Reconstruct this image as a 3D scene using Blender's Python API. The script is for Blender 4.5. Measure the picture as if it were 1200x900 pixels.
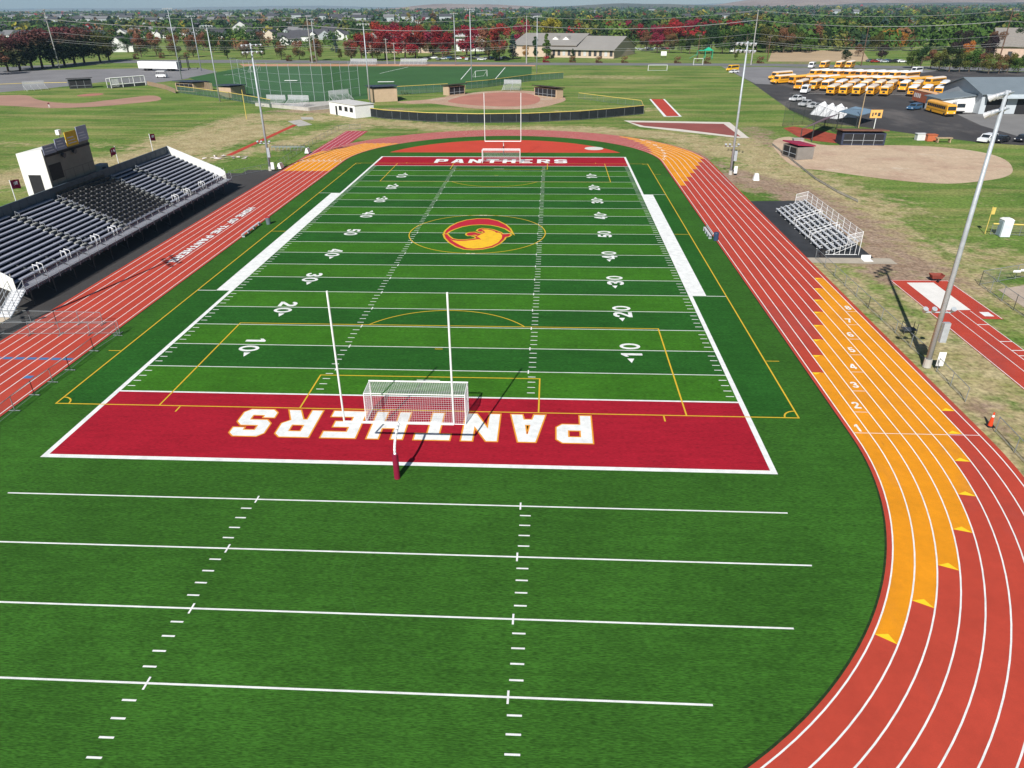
import bpy, math, random
from mathutils import Vector, Matrix, noise
for o in list(bpy.data.objects): bpy.data.objects.remove(o)
scene = bpy.context.scene; col = scene.collection
# ------------------------------------------------------------------ camera
HAZE = 0.00006
FPX, PITCH, YAW, ROLL = 841.363, 0.484895, -0.0539656, -0.00726970
CP = Vector((9.64297, -48.9052, 27.04716))
cp, sp, cy, sy = math.cos(PITCH), math.sin(PITCH), math.cos(YAW), math.sin(YAW)
FW = Vector((sy * cp, cy * cp, -sp)); R0 = Vector((cy, -sy, 0)); U0 = R0.cross(FW)
cr, sr = math.cos(ROLL), math.sin(ROLL)
RT = cr * R0 + sr * U0; UP = -sr * R0 + cr * U0
cam = bpy.data.objects.new('camera', bpy.data.cameras.new('camera')); col.objects.link(cam)
cam.data.sensor_width = 36; cam.data.lens = FPX / 1200 * 36
cam.data.clip_start = .5; cam.data.clip_end = 60000
cam.matrix_world = Matrix(((RT.x, UP.x, -FW.x, CP.x), (RT.y, UP.y, -FW.y, CP.y), (RT.z, UP.z, -FW.z, CP.z), (0, 0, 0, 1)))
scene.camera = cam
# ------------------------------------------------------------------ light
SUNV = Vector((-.318, -1.19, 1)).normalized()
world = bpy.data.worlds.new('World'); scene.world = world; world.use_nodes = True
nt = world.node_tree; bg = nt.nodes['Background']; sky = nt.nodes.new('ShaderNodeTexSky')
sky.sky_type = 'NISHITA'; sky.sun_disc = False
sky.sun_elevation = math.asin(SUNV.z); sky.sun_rotation = math.atan2(SUNV.x, SUNV.y)
sky.altitude = 400; sky.air_density = 1.0; sky.dust_density = .3; sky.ozone_density = 3.0
nt.links.new(sky.outputs[0], bg.inputs[0]); bg.inputs[1].default_value = .05
sun = bpy.data.objects.new('sun', bpy.data.lights.new('sun', 'SUN')); col.objects.link(sun)
sun.data.energy = 5.0; sun.data.angle = math.radians(.5); sun.data.color = (1, .965, .91)
sun.rotation_euler = SUNV.to_track_quat('Z', 'Y').to_euler()
vs = scene.view_settings; vs.view_transform = 'Standard'; vs.look = 'None'; vs.exposure = 0.33; vs.gamma = 1
vs.use_curve_mapping = False
scene.cycles.max_bounces = 5; scene.cycles.transparent_max_bounces = 24
scene.cycles.volume_bounces = 0

# ------------------------------------------------------------------ helpers
def P(u, v, z=0.0):
    """point of the horizontal plane z seen at photo pixel (u, v) - used to read surveyed positions off the photo"""
    d = FW + RT * ((u - 600) / FPX) + UP * ((450 - v) / FPX)
    t = (z - CP.z) / d.z
    return CP + d * t
def HT(u, v, vt):
    """height of an upright thing whose foot is at (u, v) and whose top is at row vt"""
    b = P(u, v); lo, hi = 0., 90.
    for _ in range(40):
        m = (lo + hi) / 2; q = Vector((b.x, b.y, m)) - CP
        vv = 450 - FPX * q.dot(UP) / q.dot(FW)
        if vv > vt: lo = m
        else: hi = m
    return lo
def srgb(r, g, b):
    f = lambda c: (c / 255 / 12.92) if c / 255 <= .04045 else ((c / 255 + .055) / 1.055) ** 2.4
    return (f(r), f(g), f(b))
MATS = {}
def mat(name, c, rough=.7, var=.12, scale=1.0, detail=4, metal=0, bump=0, spec=.3, stretch=None, rnd=0, c2=None, sheen=0, fine=None):
    """principled with noise-varied base colour; rnd varies it from object to object"""
    if name in MATS: return MATS[name]
    m = bpy.data.materials.new(name); m.use_nodes = True; N = m.node_tree.nodes; L = m.node_tree.links
    b = N['Principled BSDF']; b.inputs['Roughness'].default_value = rough; b.inputs['Metallic'].default_value = metal
    b.inputs['Specular IOR Level'].default_value = spec
    if sheen: b.inputs['Sheen Weight'].default_value = sheen; b.inputs['Sheen Roughness'].default_value = .5
    tc = N.new('ShaderNodeTexCoord'); mp = N.new('ShaderNodeMapping'); L.new(tc.outputs['Object'], mp.inputs[0])
    if stretch: mp.inputs['Scale'].default_value = stretch
    nz = N.new('ShaderNodeTexNoise'); nz.inputs['Scale'].default_value = scale; nz.inputs['Detail'].default_value = detail
    nz.inputs['Roughness'].default_value = .62
    L.new(mp.outputs[0], nz.inputs[0])
    cr_ = N.new('ShaderNodeValToRGB'); L.new(nz.outputs[0], cr_.inputs[0])
    k2 = c2 if c2 else tuple(min(1, x * (1 + var)) for x in c)
    k1 = c if c2 else tuple(x * (1 - var) for x in c)
    cr_.color_ramp.elements[0].position = .3; cr_.color_ramp.elements[1].position = .7
    cr_.color_ramp.elements[0].color = (*k1, 1); cr_.color_ramp.elements[1].color = (*k2, 1)
    out = cr_.outputs[0]
    if fine:
        n2 = N.new('ShaderNodeTexNoise'); n2.inputs['Scale'].default_value = fine[0]; n2.inputs['Detail'].default_value = 3
        mp2 = N.new('ShaderNodeMapping'); L.new(tc.outputs['Object'], mp2.inputs[0])
        if len(fine) > 2: mp2.inputs['Scale'].default_value = fine[2]
        L.new(mp2.outputs[0], n2.inputs[0])
        mr = N.new('ShaderNodeMapRange'); mr.inputs[1].default_value = .25; mr.inputs[2].default_value = .75
        mr.inputs[3].default_value = 1 - fine[1]; mr.inputs[4].default_value = 1 + fine[1]; L.new(n2.outputs[0], mr.inputs[0])
        mu = N.new('ShaderNodeVectorMath'); mu.operation = 'SCALE'; L.new(out, mu.inputs[0]); L.new(mr.outputs[0], mu.inputs['Scale']); out = mu.outputs[0]
    if rnd:
        oi = N.new('ShaderNodeObjectInfo'); hs = N.new('ShaderNodeHueSaturation'); L.new(out, hs.inputs['Color'])
        mr = N.new('ShaderNodeMapRange'); mr.inputs[3].default_value = 1 - rnd; mr.inputs[4].default_value = 1 + rnd
        L.new(oi.outputs['Random'], mr.inputs[0]); L.new(mr.outputs[0], hs.inputs['Value'])
        mh = N.new('ShaderNodeMapRange'); mh.inputs[3].default_value = .5 - rnd * .06; mh.inputs[4].default_value = .5 + rnd * .06
        L.new(oi.outputs['Random'], mh.inputs[0]); L.new(mh.outputs[0], hs.inputs['Hue']); out = hs.outputs[0]
    L.new(out, b.inputs['Base Color'])
    if bump:
        bp = N.new('ShaderNodeBump'); bp.inputs['Strength'].default_value = bump; bp.inputs['Distance'].default_value = .05
        L.new(nz.outputs[0], bp.inputs['Height']); L.new(bp.outputs[0], b.inputs['Normal'])
    MATS[name] = m; return m
def layered_mat(name, c, layers, rough=.85, spec=.12, seam=None, tint=None):
    """base colour times several noise layers (scale, stretch, low, high, lo factor, hi factor); seam = (spacing, width, factor) across y; tint = (colour, scale, stretch, threshold, width)"""
    if name in MATS: return MATS[name]
    m = bpy.data.materials.new(name); m.use_nodes = True; N = m.node_tree.nodes; L = m.node_tree.links
    b = N['Principled BSDF']; b.inputs['Roughness'].default_value = rough; b.inputs['Specular IOR Level'].default_value = spec
    tc = N.new('ShaderNodeTexCoord'); out = None
    rgb = N.new('ShaderNodeRGB'); rgb.outputs[0].default_value = (*c, 1); out = rgb.outputs[0]
    def nz(sc, st, off=0, det=4):
        mp = N.new('ShaderNodeMapping'); L.new(tc.outputs['Object'], mp.inputs[0]); mp.inputs['Scale'].default_value = st; mp.inputs['Location'].default_value = (off, off * 1.7, 0)
        n = N.new('ShaderNodeTexNoise'); n.inputs['Scale'].default_value = sc; n.inputs['Detail'].default_value = det; n.inputs['Roughness'].default_value = .65; L.new(mp.outputs[0], n.inputs[0]); return n.outputs[0]
    def mrng(x, a_, b_, c_, d_):
        r = N.new('ShaderNodeMapRange'); L.new(x, r.inputs[0])
        for i_, k in enumerate((a_, b_, c_, d_)): r.inputs[i_ + 1].default_value = k
        return r.outputs[0]
    if tint:
        for q, (tcx, sc, st, th, wd) in enumerate(tint):
            mx = N.new('ShaderNodeMix'); mx.data_type = 'RGBA'; L.new(mrng(nz(sc, st, 11 + q * 7, 6), th, th + wd, 0, 1), mx.inputs[0]); L.new(out, mx.inputs[6]); mx.inputs[7].default_value = (*tcx, 1); out = mx.outputs[2]
    fac = None
    for k, (sc, st, lo, hi, f0, f1) in enumerate(layers):
        f = mrng(nz(sc, st, k * 3.3), lo, hi, f0, f1)
        if fac is None: fac = f
        else:
            mu = N.new('ShaderNodeMath'); mu.operation = 'MULTIPLY'; L.new(fac, mu.inputs[0]); L.new(f, mu.inputs[1]); fac = mu.outputs[0]
    if seam:
        sx = N.new('ShaderNodeSeparateXYZ'); L.new(tc.outputs['Object'], sx.inputs[0]); md = N.new('ShaderNodeMath'); md.operation = 'PINGPONG'; L.new(sx.outputs[1], md.inputs[0]); md.inputs[1].default_value = seam[0] / 2
        f = mrng(md.outputs[0], 0, seam[1], seam[2], 1); mu = N.new('ShaderNodeMath'); mu.operation = 'MULTIPLY'; L.new(fac, mu.inputs[0]); L.new(f, mu.inputs[1]); fac = mu.outputs[0]
    sc_ = N.new('ShaderNodeVectorMath'); sc_.operation = 'SCALE'; L.new(out, sc_.inputs[0]); L.new(fac, sc_.inputs['Scale']); L.new(sc_.outputs[0], b.inputs['Base Color'])
    MATS[name] = m; return m
def mesh_mat(name, c, cover):
    """chain link / netting: wire of colour c covering the share `cover` of the sheet, broken up by noise"""
    if name in MATS: return MATS[name]
    m = bpy.data.materials.new(name); m.use_nodes = True; N = m.node_tree.nodes; L = m.node_tree.links
    b = N['Principled BSDF']; b.inputs['Base Color'].default_value = (*c, 1); b.inputs['Roughness'].default_value = .6
    tr = N.new('ShaderNodeBsdfTransparent'); mx = N.new('ShaderNodeMixShader')
    tc = N.new('ShaderNodeTexCoord'); nz = N.new('ShaderNodeTexNoise'); nz.inputs['Scale'].default_value = 6; L.new(tc.outputs['Object'], nz.inputs[0])
    mr = N.new('ShaderNodeMapRange'); mr.inputs[3].default_value = cover * .6; mr.inputs[4].default_value = cover * 1.4
    L.new(nz.outputs[0], mr.inputs[0]); L.new(mr.outputs[0], mx.inputs[0]); L.new(tr.outputs[0], mx.inputs[1]); L.new(b.outputs[0], mx.inputs[2])
    L.new(mx.outputs[0], N['Material Output'].inputs[0]); MATS[name] = m; return m

class MB:
    """collects shapes in world (or local) coordinates and links them as one mesh object"""
    def __init__(s): s.v = []; s.f = []; s.m = []; s.mi = 0
    def add(s, vs, fs):
        k = len(s.v); s.v += [tuple(x) for x in vs]; s.f += [tuple(i + k for i in f) for f in fs]; s.m += [s.mi] * len(fs); return s
    def quad(s, *p): return s.add(p, [tuple(range(len(p)))])
    def rect(s, x0, x1, y0, y1, z): return s.quad((x0, y0, z), (x1, y0, z), (x1, y1, z), (x0, y1, z))
    def box(s, x0, x1, y0, y1, z0, z1):
        return s.add([(x0, y0, z0), (x1, y0, z0), (x1, y1, z0), (x0, y1, z0), (x0, y0, z1), (x1, y0, z1), (x1, y1, z1), (x0, y1, z1)],
                     [(0, 3, 2, 1), (4, 5, 6, 7), (0, 1, 5, 4), (1, 2, 6, 5), (2, 3, 7, 6), (3, 0, 4, 7)])
    def obox(s, a, b, w, z0, z1, za=0, zb=0):
        """box along the ground line a-b, width w centred on it"""
        a = Vector((a[0], a[1], 0)); b = Vector((b[0], b[1], 0)); d = (b - a).normalized(); n = Vector((-d.y, d.x, 0)) * w / 2
        q = [a - n, b - n, b + n, a + n]; dz = [za, zb, zb, za]
        return s.add([(p.x, p.y, z0 + e) for p, e in zip(q, dz)] + [(p.x, p.y, z1 + e) for p, e in zip(q, dz)],
                     [(0, 3, 2, 1), (4, 5, 6, 7), (0, 1, 5, 4), (1, 2, 6, 5), (2, 3, 7, 6), (3, 0, 4, 7)])
    def tube(s, a, b, r, r2=None, n=6, cap=True):
        a = Vector(a); b = Vector(b); d = b - a
        if d.length < 1e-6: return s
        r2 = r if r2 is None else r2; d.normalize()
        x = d.cross(Vector((0, 0, 1)) if abs(d.z) < .9 else Vector((1, 0, 0))).normalized(); y = d.cross(x)
        vs = []
        for c, rr in ((a, r), (b, r2)):
            for i in range(n):
                t = 2 * math.pi * i / n; vs.append(c + (x * math.cos(t) + y * math.sin(t)) * rr)
        fs = [(i, (i + 1) % n, n + (i + 1) % n, n + i) for i in range(n)]
        if cap: fs += [tuple(range(n - 1, -1, -1)), tuple(range(n, 2 * n))]
        return s.add(vs, fs)
    def path(s, pts, r, n=6):
        for a, b in zip(pts, pts[1:]): s.tube(a, b, r, n=n)
        return s
    def poly(s, pts, z): return s.quad(*[(p[0], p[1], z) for p in pts])
    def slab(s, pts, z0, z1):
        n = len(pts)
        return s.add([(p[0], p[1], z0) for p in pts] + [(p[0], p[1], z1) for p in pts],
                     [tuple(range(n - 1, -1, -1)), tuple(range(n, 2 * n))] + [(i, (i + 1) % n, n + (i + 1) % n, n + i) for i in range(n)])
    def xform(s, M, start=0):
        s.v = s.v[:start] + [tuple(M @ Vector(p)) for p in s.v[start:]]; return s
    def build(s, name, m, parent=None, smooth=False, local=False):
        me = bpy.data.meshes.new(name); v = s.v
        if parent is not None and not local:
            L = parent.matrix_basis.translation.copy()
            q = parent.parent
            while q is not None: L += q.matrix_basis.translation; q = q.parent
            v = [(p[0] - L.x, p[1] - L.y, p[2] - L.z) for p in v]
        me.from_pydata(v, [], s.f)
        for x in (m if isinstance(m, (list, tuple)) else [m]): me.materials.append(x)
        if isinstance(m, (list, tuple)): me.polygons.foreach_set('material_index', s.m)
        if smooth: me.polygons.foreach_set('use_smooth', [True] * len(s.f))
        me.update()
        o = bpy.data.objects.new(name, me); col.objects.link(o)
        if parent is not None: o.parent = parent
        return o
def tag(o, label=None, cat=None, group=None, kind=None):
    if label: o['label'] = label
    if cat: o['category'] = cat
    if group: o['group'] = group
    if kind: o['kind'] = kind
    return o
def struct(name, mb, m): return tag(mb.build(name, m), kind='structure')
def T(name, label, cat, loc, group=None):
    o = bpy.data.objects.new(name, None); o.empty_display_size = .3; col.objects.link(o); o.location = Vector((loc[0], loc[1], loc[2] if len(loc) > 2 else 0))
    return tag(o, label, cat, group)
def copy_tree(o, parent=None):
    c = o.copy(); col.objects.link(c)
    if parent is not None: c.parent = parent
    for ch in CH.get(o.name, []): copy_tree(ch, c)
    return c
CH = {}
def index_children():
    CH.clear()
    for o in bpy.data.objects:
        if o.parent: CH.setdefault(o.parent.name, []).append(o)
def place(proto, state, loc, rz=0, label=None, scale=None, group=None):
    """first use takes the built thing itself, later ones a copy of it and its parts"""
    if not state.get(proto.name): state[proto.name] = True; o = proto
    else:
        if proto.name not in CH: index_children()
        o = copy_tree(proto)
    o.location = Vector((loc[0], loc[1], loc[2] if len(loc) > 2 else 0)); o.rotation_euler = (0, 0, rz)
    if scale: o.scale = scale if isinstance(scale, (tuple, list)) else (scale,) * 3
    if label: o['label'] = label
    if group: o['group'] = group
    return o
USED = {}
ORD = ['first', 'second', 'third', 'fourth', 'fifth', 'sixth', 'seventh', 'eighth', 'ninth', 'tenth', 'eleventh', 'twelfth', 'thirteenth', 'fourteenth', 'fifteenth',
       'sixteenth', 'seventeenth', 'eighteenth', 'nineteenth', 'twentieth']
def nth(i):
    """ordinal word for index i"""
    if i < 20: return ORD[i]
    tens = ['', '', 'twenty', 'thirty', 'forty', 'fifty', 'sixty', 'seventy', 'eighty', 'ninety']
    n = i + 1; h = n // 100; n2 = n % 100; w = {1: 'one hundred ', 2: 'two hundred ', 0: ''}[h]
    if n2 == 0: return w.strip() + 'th'
    if n2 <= 20: return w + ORD[n2 - 1]
    return w + (tens[n2 // 10] + '-' + ORD[n2 % 10 - 1] if n2 % 10 else tens[n2 // 10][:-1] + 'ieth')
def glyph(contours, name='g', off=0.0):
    """2-D outline with holes -> triangulated (verts, faces) through a filled curve"""
    cu = bpy.data.curves.new(name, 'CURVE'); cu.dimensions = '2D'; cu.fill_mode = 'BOTH'; cu.offset = off
    for c in contours:
        s = cu.splines.new('POLY'); s.points.add(len(c) - 1); s.use_cyclic_u = True
        for i, p in enumerate(c): s.points[i].co = (p[0], p[1], 0, 1)
    ob = bpy.data.objects.new(name, cu); col.objects.link(ob)
    me = ob.to_mesh(); vs = [tuple(v.co) for v in me.vertices]; fs = [tuple(p.vertices) for p in me.polygons]
    ob.to_mesh_clear(); bpy.data.objects.remove(ob); bpy.data.curves.remove(cu)
    return vs, fs
# ------------------------------------------------------------------ glyphs: block capitals and figures, cell 5 wide x 7 high
def OCT(x0, x1, y0, y1, c): return [(x0 + c, y0), (x1 - c, y0), (x1, y0 + c), (x1, y1 - c), (x1 - c, y1), (x0 + c, y1), (x0, y1 - c), (x0, y0 + c)]
t = 1.55
G = {
 'P': [[(0, 0), (t, 0), (t, 2.4), (4.2, 2.4), (5, 3.2), (5, 6.2), (4.2, 7), (0, 7)], [(t, 3.9), (t, 5.6), (3.4, 5.6), (3.4, 3.9)]],
 'A': [[(0, 0), (1.6, 0), (1.85, 1.3), (3.15, 1.3), (3.4, 0), (5, 0), (3.7, 7), (1.3, 7)], [(2.1, 2.7), (2.9, 2.7), (2.6, 5.1), (2.4, 5.1)]],
 'N': [[(0, 0), (1.5, 0), (1.5, 3.9), (3.5, 0), (5, 0), (5, 7), (3.5, 7), (3.5, 3.3), (1.5, 7), (0, 7)]],
 'T': [[(1.7, 0), (3.3, 0), (3.3, 5.5), (5, 5.5), (5, 7), (0, 7), (0, 5.5), (1.7, 5.5)]],
 'H': [[(0, 0), (t, 0), (t, 2.8), (3.45, 2.8), (3.45, 0), (5, 0), (5, 7), (3.45, 7), (3.45, 4.3), (t, 4.3), (t, 7), (0, 7)]],
 'E': [[(0, 0), (4.9, 0), (4.9, 1.5), (t, 1.5), (t, 2.8), (3.9, 2.8), (3.9, 4.2), (t, 4.2), (t, 5.5), (4.9, 5.5), (4.9, 7), (0, 7)]],
 'R': [[(0, 0), (t, 0), (t, 2.5), (2.2, 2.5), (3.4, 0), (5.1, 0), (3.9, 2.7), (5, 3.6), (5, 6.2), (4.2, 7), (0, 7)], [(t, 3.9), (t, 5.6), (3.4, 5.6), (3.4, 3.9)]],
 'S': [[(.8, 0), (4.2, 0), (5, .8), (5, 3.3), (4.2, 4.2), (1.6, 4.2), (1.6, 5.5), (3.4, 5.5), (3.4, 4.9), (5, 4.9), (5, 6.2), (4.2, 7), (.8, 7), (0, 6.2), (0, 3.7), (.8, 2.8), (3.4, 2.8), (3.4, 1.5), (1.6, 1.5), (1.6, 2.1), (0, 2.1), (0, .8)]],
 'O': [OCT(0, 5, 0, 7, 1), OCT(1.55, 3.45, 1.5, 5.5, .2)],
 'M': [[(0, 0), (1.4, 0), (1.4, 4), (2.5, 2), (3.6, 4), (3.6, 0), (5, 0), (5, 7), (3.7, 7), (2.5, 4.6), (1.3, 7), (0, 7)]],
 'F': [[(0, 0), (t, 0), (t, 2.7), (3.9, 2.7), (3.9, 4.2), (t, 4.2), (t, 5.5), (4.9, 5.5), (4.9, 7), (0, 7)]],
 '0': [[(2.5 + 2.5 * math.cos(a * math.pi / 8), 3.5 + 3.5 * math.sin(a * math.pi / 8)) for a in range(16)],
       [(2.5 + 1.2 * math.cos(-a * math.pi / 8), 3.5 + 2.3 * math.sin(-a * math.pi / 8)) for a in range(16)]],
 '1': [[(1.8, 0), (3.4, 0), (3.4, 7), (2.3, 7), (.7, 5.6), (.7, 4.5), (1.8, 5.1)]],
 '2': [[(0, 0), (5, 0), (5, 1.4), (2.2, 1.4), (4.6, 3.8), (5, 4.8), (4.8, 6.1), (3.8, 6.9), (1.8, 7), (.5, 6.3), (0, 5), (1.4, 4.7), (1.9, 5.6), (3.1, 5.6), (3.4, 4.8), (3.1, 4.1), (0, 1.2)]],
 '3': [[(.1, 1.6), (.9, .4), (2.4, 0), (4, .3), (4.9, 1.2), (5, 2.4), (4.2, 3.6), (4.9, 4.6), (4.7, 6), (3.8, 6.9), (1.8, 7), (.5, 6.3), (.2, 5.2), (1.6, 5), (2, 5.6), (3, 5.6), (3.3, 4.9), (2.8, 4.2), (1.8, 4.2), (1.8, 3), (2.9, 2.9), (3.5, 2.2), (3.1, 1.4), (2, 1.3), (1.5, 2)]],
 '4': [[(2.9, 0), (4.3, 0), (4.3, 1.4), (5, 1.4), (5, 2.7), (4.3, 2.7), (4.3, 7), (2.7, 7), (0, 2.6), (0, 1.4), (2.9, 1.4)], [(1.5, 2.7), (2.9, 2.7), (2.9, 5)]],
 '5': [[(.1, 1.5), (.9, .4), (2.4, 0), (4.2, .4), (5, 1.6), (5, 3), (4.2, 4.2), (2.6, 4.5), (1.8, 4.3), (2, 5.6), (4.6, 5.6), (4.6, 7), (.9, 7), (.3, 2.9), (1.6, 2.8), (2.3, 3.2), (3.3, 2.9), (3.5, 2), (3, 1.4), (2, 1.3), (1.5, 2)]],
 '6': [[(1.5, 0), (3.6, 0), (4.8, 1), (5, 2.4), (4.4, 3.9), (3, 4.4), (1.6, 4), (2, 5.3), (3.2, 5.7), (4.4, 5.3), (4.8, 6.5), (3, 7), (1.2, 6.4), (.1, 4.6), (0, 2), (.5, .7)], [(2.5, 1.3), (1.7, 1.7), (1.7, 2.8), (2.6, 3.2), (3.4, 2.6), (3.3, 1.6)]],
 '7': [[(.9, 0), (2.6, 0), (3.2, 2.5), (5, 5.6), (5, 7), (0, 7), (0, 5.6), (3.2, 5.6), (1.6, 2.8)]],
 '8': [[(1.4, 0), (3.6, 0), (5, 1.2), (5, 2.6), (4.2, 3.6), (4.8, 4.6), (4.6, 6), (3.4, 7), (1.6, 7), (.4, 6), (.2, 4.6), (.8, 3.6), (0, 2.6), (0, 1.2)], [(2, 1.2), (1.5, 1.9), (2, 2.9), (3, 2.9), (3.5, 1.9), (3, 1.2)], [(2, 4.2), (1.7, 4.9), (2.1, 5.7), (2.9, 5.7), (3.3, 4.9), (3, 4.2)]],
 'W': [[(.9, 0), (2.1, 0), (2.5, 2.2), (2.9, 0), (4.1, 0), (5, 7), (3.7, 7), (3.3, 3), (2.8, 5.4), (2.2, 5.4), (1.7, 3), (1.3, 7), (0, 7)]],
}
GC = {}
def put_glyph(mb, ch, O, X, Y, w, h, z, off=0.0):
    """write ch with lower-left corner O, reading direction X and up direction Y (ground vectors)"""
    key = (ch, round(off, 3))
    if key not in GC: GC[key] = glyph(G[ch], 'glyph', off)
    vs, fs = GC[key]
    mb.add([(O[0] + X[0] * v[0] / 5 * w + Y[0] * v[1] / 7 * h, O[1] + X[1] * v[0] / 5 * w + Y[1] * v[1] / 7 * h, z) for v in vs], fs)
# ------------------------------------------------------------------ materials of the field
YD = .9144; W = 24.384
TL_ = [(9, (.35, 2.2, 1), .32, .68, .45, 1.55), (1.6, (.22, 1.6, 1), .3, .7, .84, 1.16), (.12, (1, 1, 1), .3, .7, .86, 1.14), (.7, (1, 1, 1), .3, .7, .93, 1.07)]
SEAM = (4.572, .05, 1.12)
M_tl = layered_mat('turf_light', (.038, .140, .010), TL_, seam=SEAM)
M_td = layered_mat('turf_dark', (.018, .092, .012), TL_, seam=SEAM)
M_tm = layered_mat('turf_mid', (.031, .104, .012), TL_, seam=SEAM, tint=[((.042, .140, .016), .035, (1, 1, 1), .50, .25)])
M_tred = layered_mat('turf_maroon', (.32, .010, .023), [(9, (.35, 2.2, 1), .32, .68, .65, 1.35), (1.6, (.22, 1.6, 1), .3, .7, .88, 1.12), (.25, (1, 1, 1), .3, .7, .90, 1.10)], seam=(4.572, .05, 1.08))
M_wht = mat('line_white', (.74, .75, .73), .75, .14, 1.4, 6, spec=.2, fine=(22, .12))
M_yel = mat('line_yellow', (.62, .40, .03), .75, .08, 4, spec=.2)
M_org = mat('letter_orange', (.72, .30, .03), .75, .06, 4, spec=.2)
KL = [(26, (1, 1, 1), .3, .7, .86, 1.14), (.35, (1, 1, 1), .3, .7, .90, 1.10), (2.2, (1, 1, 1), .35, .7, .95, 1.04)]
M_trk = layered_mat('track_red', (.44, .054, .031), KL, .75, .25, tint=[((.36, .060, .045), .11, (1, .35, 1), .55, .12), ((.30, .045, .035), 1.1, (1, .12, 1), .66, .05)])
M_trd = layered_mat('track_red_painted_gloss', (.42, .085, .070), KL, .75, .25)  # far bend's paler red: glancing-angle gloss put into the colour
M_tor = layered_mat('track_orange', (.70, .265, .008), KL, .75, .25, tint=[((.63, .24, .02), .3, (1, .3, 1), .55, .12), ((.55, .20, .02), 1.3, (1, .15, 1), .68, .05)])
M_d = mat('d_zone_red', (.52, .055, .028), .72, .08, .2, 6, fine=(12, .05), spec=.25)
M_blue = mat('track_blue_mark', (.06, .16, .34), .75, .1, 5)
YC0, YC1 = -4.64, 96.08
# ------------------------------------------------------------------ ground: one sheet, colour varies with real worn and watered patches
def seg_d(x, y, a, b):
    dx, dy = b[0] - a[0], b[1] - a[1]; l = dx * dx + dy * dy
    t_ = 0 if l == 0 else max(0, min(1, ((x - a[0]) * dx + (y - a[1]) * dy) / l))
    return math.hypot(x - a[0] - t_ * dx, y - a[1] - t_ * dy)
def px(*uv): return [P(uv[i], uv[i + 1]) for i in range(0, len(uv), 2)]
DRY = [  # (pixel polyline, half width m, strength) surveyed strips of dry grass
 (px(-40, 215, 60, 205, 200, 180, 300, 150), 9, .95), (px(190, 170, 300, 137, 380, 138), 7, .8), (px(215, 190, 330, 170, 420, 147), 5, .8),
 (px(425, 142, 560, 152, 700, 152, 800, 160, 850, 180), 5.5, .85), (px(870, 165, 905, 200, 1000, 240), 8, .8), (px(1000, 250, 1060, 300, 1100, 330), 6, .9),
 (px(930, 310, 1000, 340, 1070, 400, 1180, 500, 1240, 600), 3.2, .7), (px(1080, 380, 1150, 440, 1240, 540), 2, .65), (px(1070, 350, 1160, 430), 1.0, .9),
 (px(1130, 460, 1170, 520, 1230, 590), 1.6, .95), (px(880, 170, 960, 215, 1040, 260), 3, .75), (px(680, 90, 760, 91), 8, .6), (px(1180, 340, 1240, 380), 4, .5),
 (px(0, 168, 120, 170), 4, .4), (px(350, 130, 450, 133), 5, .95), (px(640, 133, 760, 128), 5, .5), (px(1060, 290, 1150, 300), 6, .55), (px(1130, 300, 1250, 330), 4, .35)]
DIRT = [(px(850, 205, 930, 225, 1000, 262, 1040, 300, 1075, 325), 4.6, .95), (px(812, 178, 850, 195, 905, 215), 1.6, .85), (px(1015, 300, 1080, 320), 3, .8),
 (px(330, 130, 400, 130, 460, 128), 4, .7), (px(880, 150, 905, 170), 3, .6), (px(960, 75, 1040, 72), 25, .6), (px(1150, 470, 1180, 510), .8, .8), (px(1195, 345, 1200, 375), 2, .0)]
for _L in (DRY, DIRT): _L[:] = [([(q.x, q.y) for q in a], w_, s_) for a, w_, s_ in _L]
def axis(lo, mid0, mid1, hi, st, far):
    a = [mid0 + st * i for i in range(int((mid1 - mid0) / st) + 1)]
    q = a[-1]; s_ = st
    while q < hi: s_ = min(far, s_ * 1.22); q += s_; a.append(q)
    q = a[0]; s_ = st
    while q > lo: s_ = min(far, s_ * 1.22); q -= s_; a.insert(0, q)
    return a
gx = axis(-9000, -150, 130, 9000, 1.7, 900); gy = axis(-260, -45, 260, 16000, 1.7, 900)
def gz(x, y): return -.05
gm = MB(); nx = len(gx)
for y in gy:
    for x in gx: gm.v.append((x, y, gz(x, y)))
for j in range(len(gy) - 1):
    for i in range(nx - 1): gm.f.append((j * nx + i, j * nx + i + 1, (j + 1) * nx + i + 1, (j + 1) * nx + i)); gm.m.append(0)
def soft(d, w_): return 1 / (1 + math.exp(max(-40, min(40, (d - w_) / (w_ * .28)))))
cols = []
for (x, y, z) in gm.v:
    if x < -170 or x > 150 or y > 420 or y < -80: cols.append((0, 0)); continue
    n1 = noise.noise(Vector((x * .06, y * .06, 0))); n2 = noise.noise(Vector((x * .22, y * .22, 5)))
    a = max([s_ * soft(min(seg_d(x, y, p, q) for p, q in zip(pl, pl[1:])) + 2.5 * n1 + 1.2 * n2, w_) for pl, w_, s_ in DRY])
    b = max([s_ * soft(min(seg_d(x, y, p, q) for p, q in zip(pl, pl[1:])) + 1.6 * n1 + .8 * n2, w_) for pl, w_, s_ in DIRT])
    cols.append((a, b))
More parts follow.
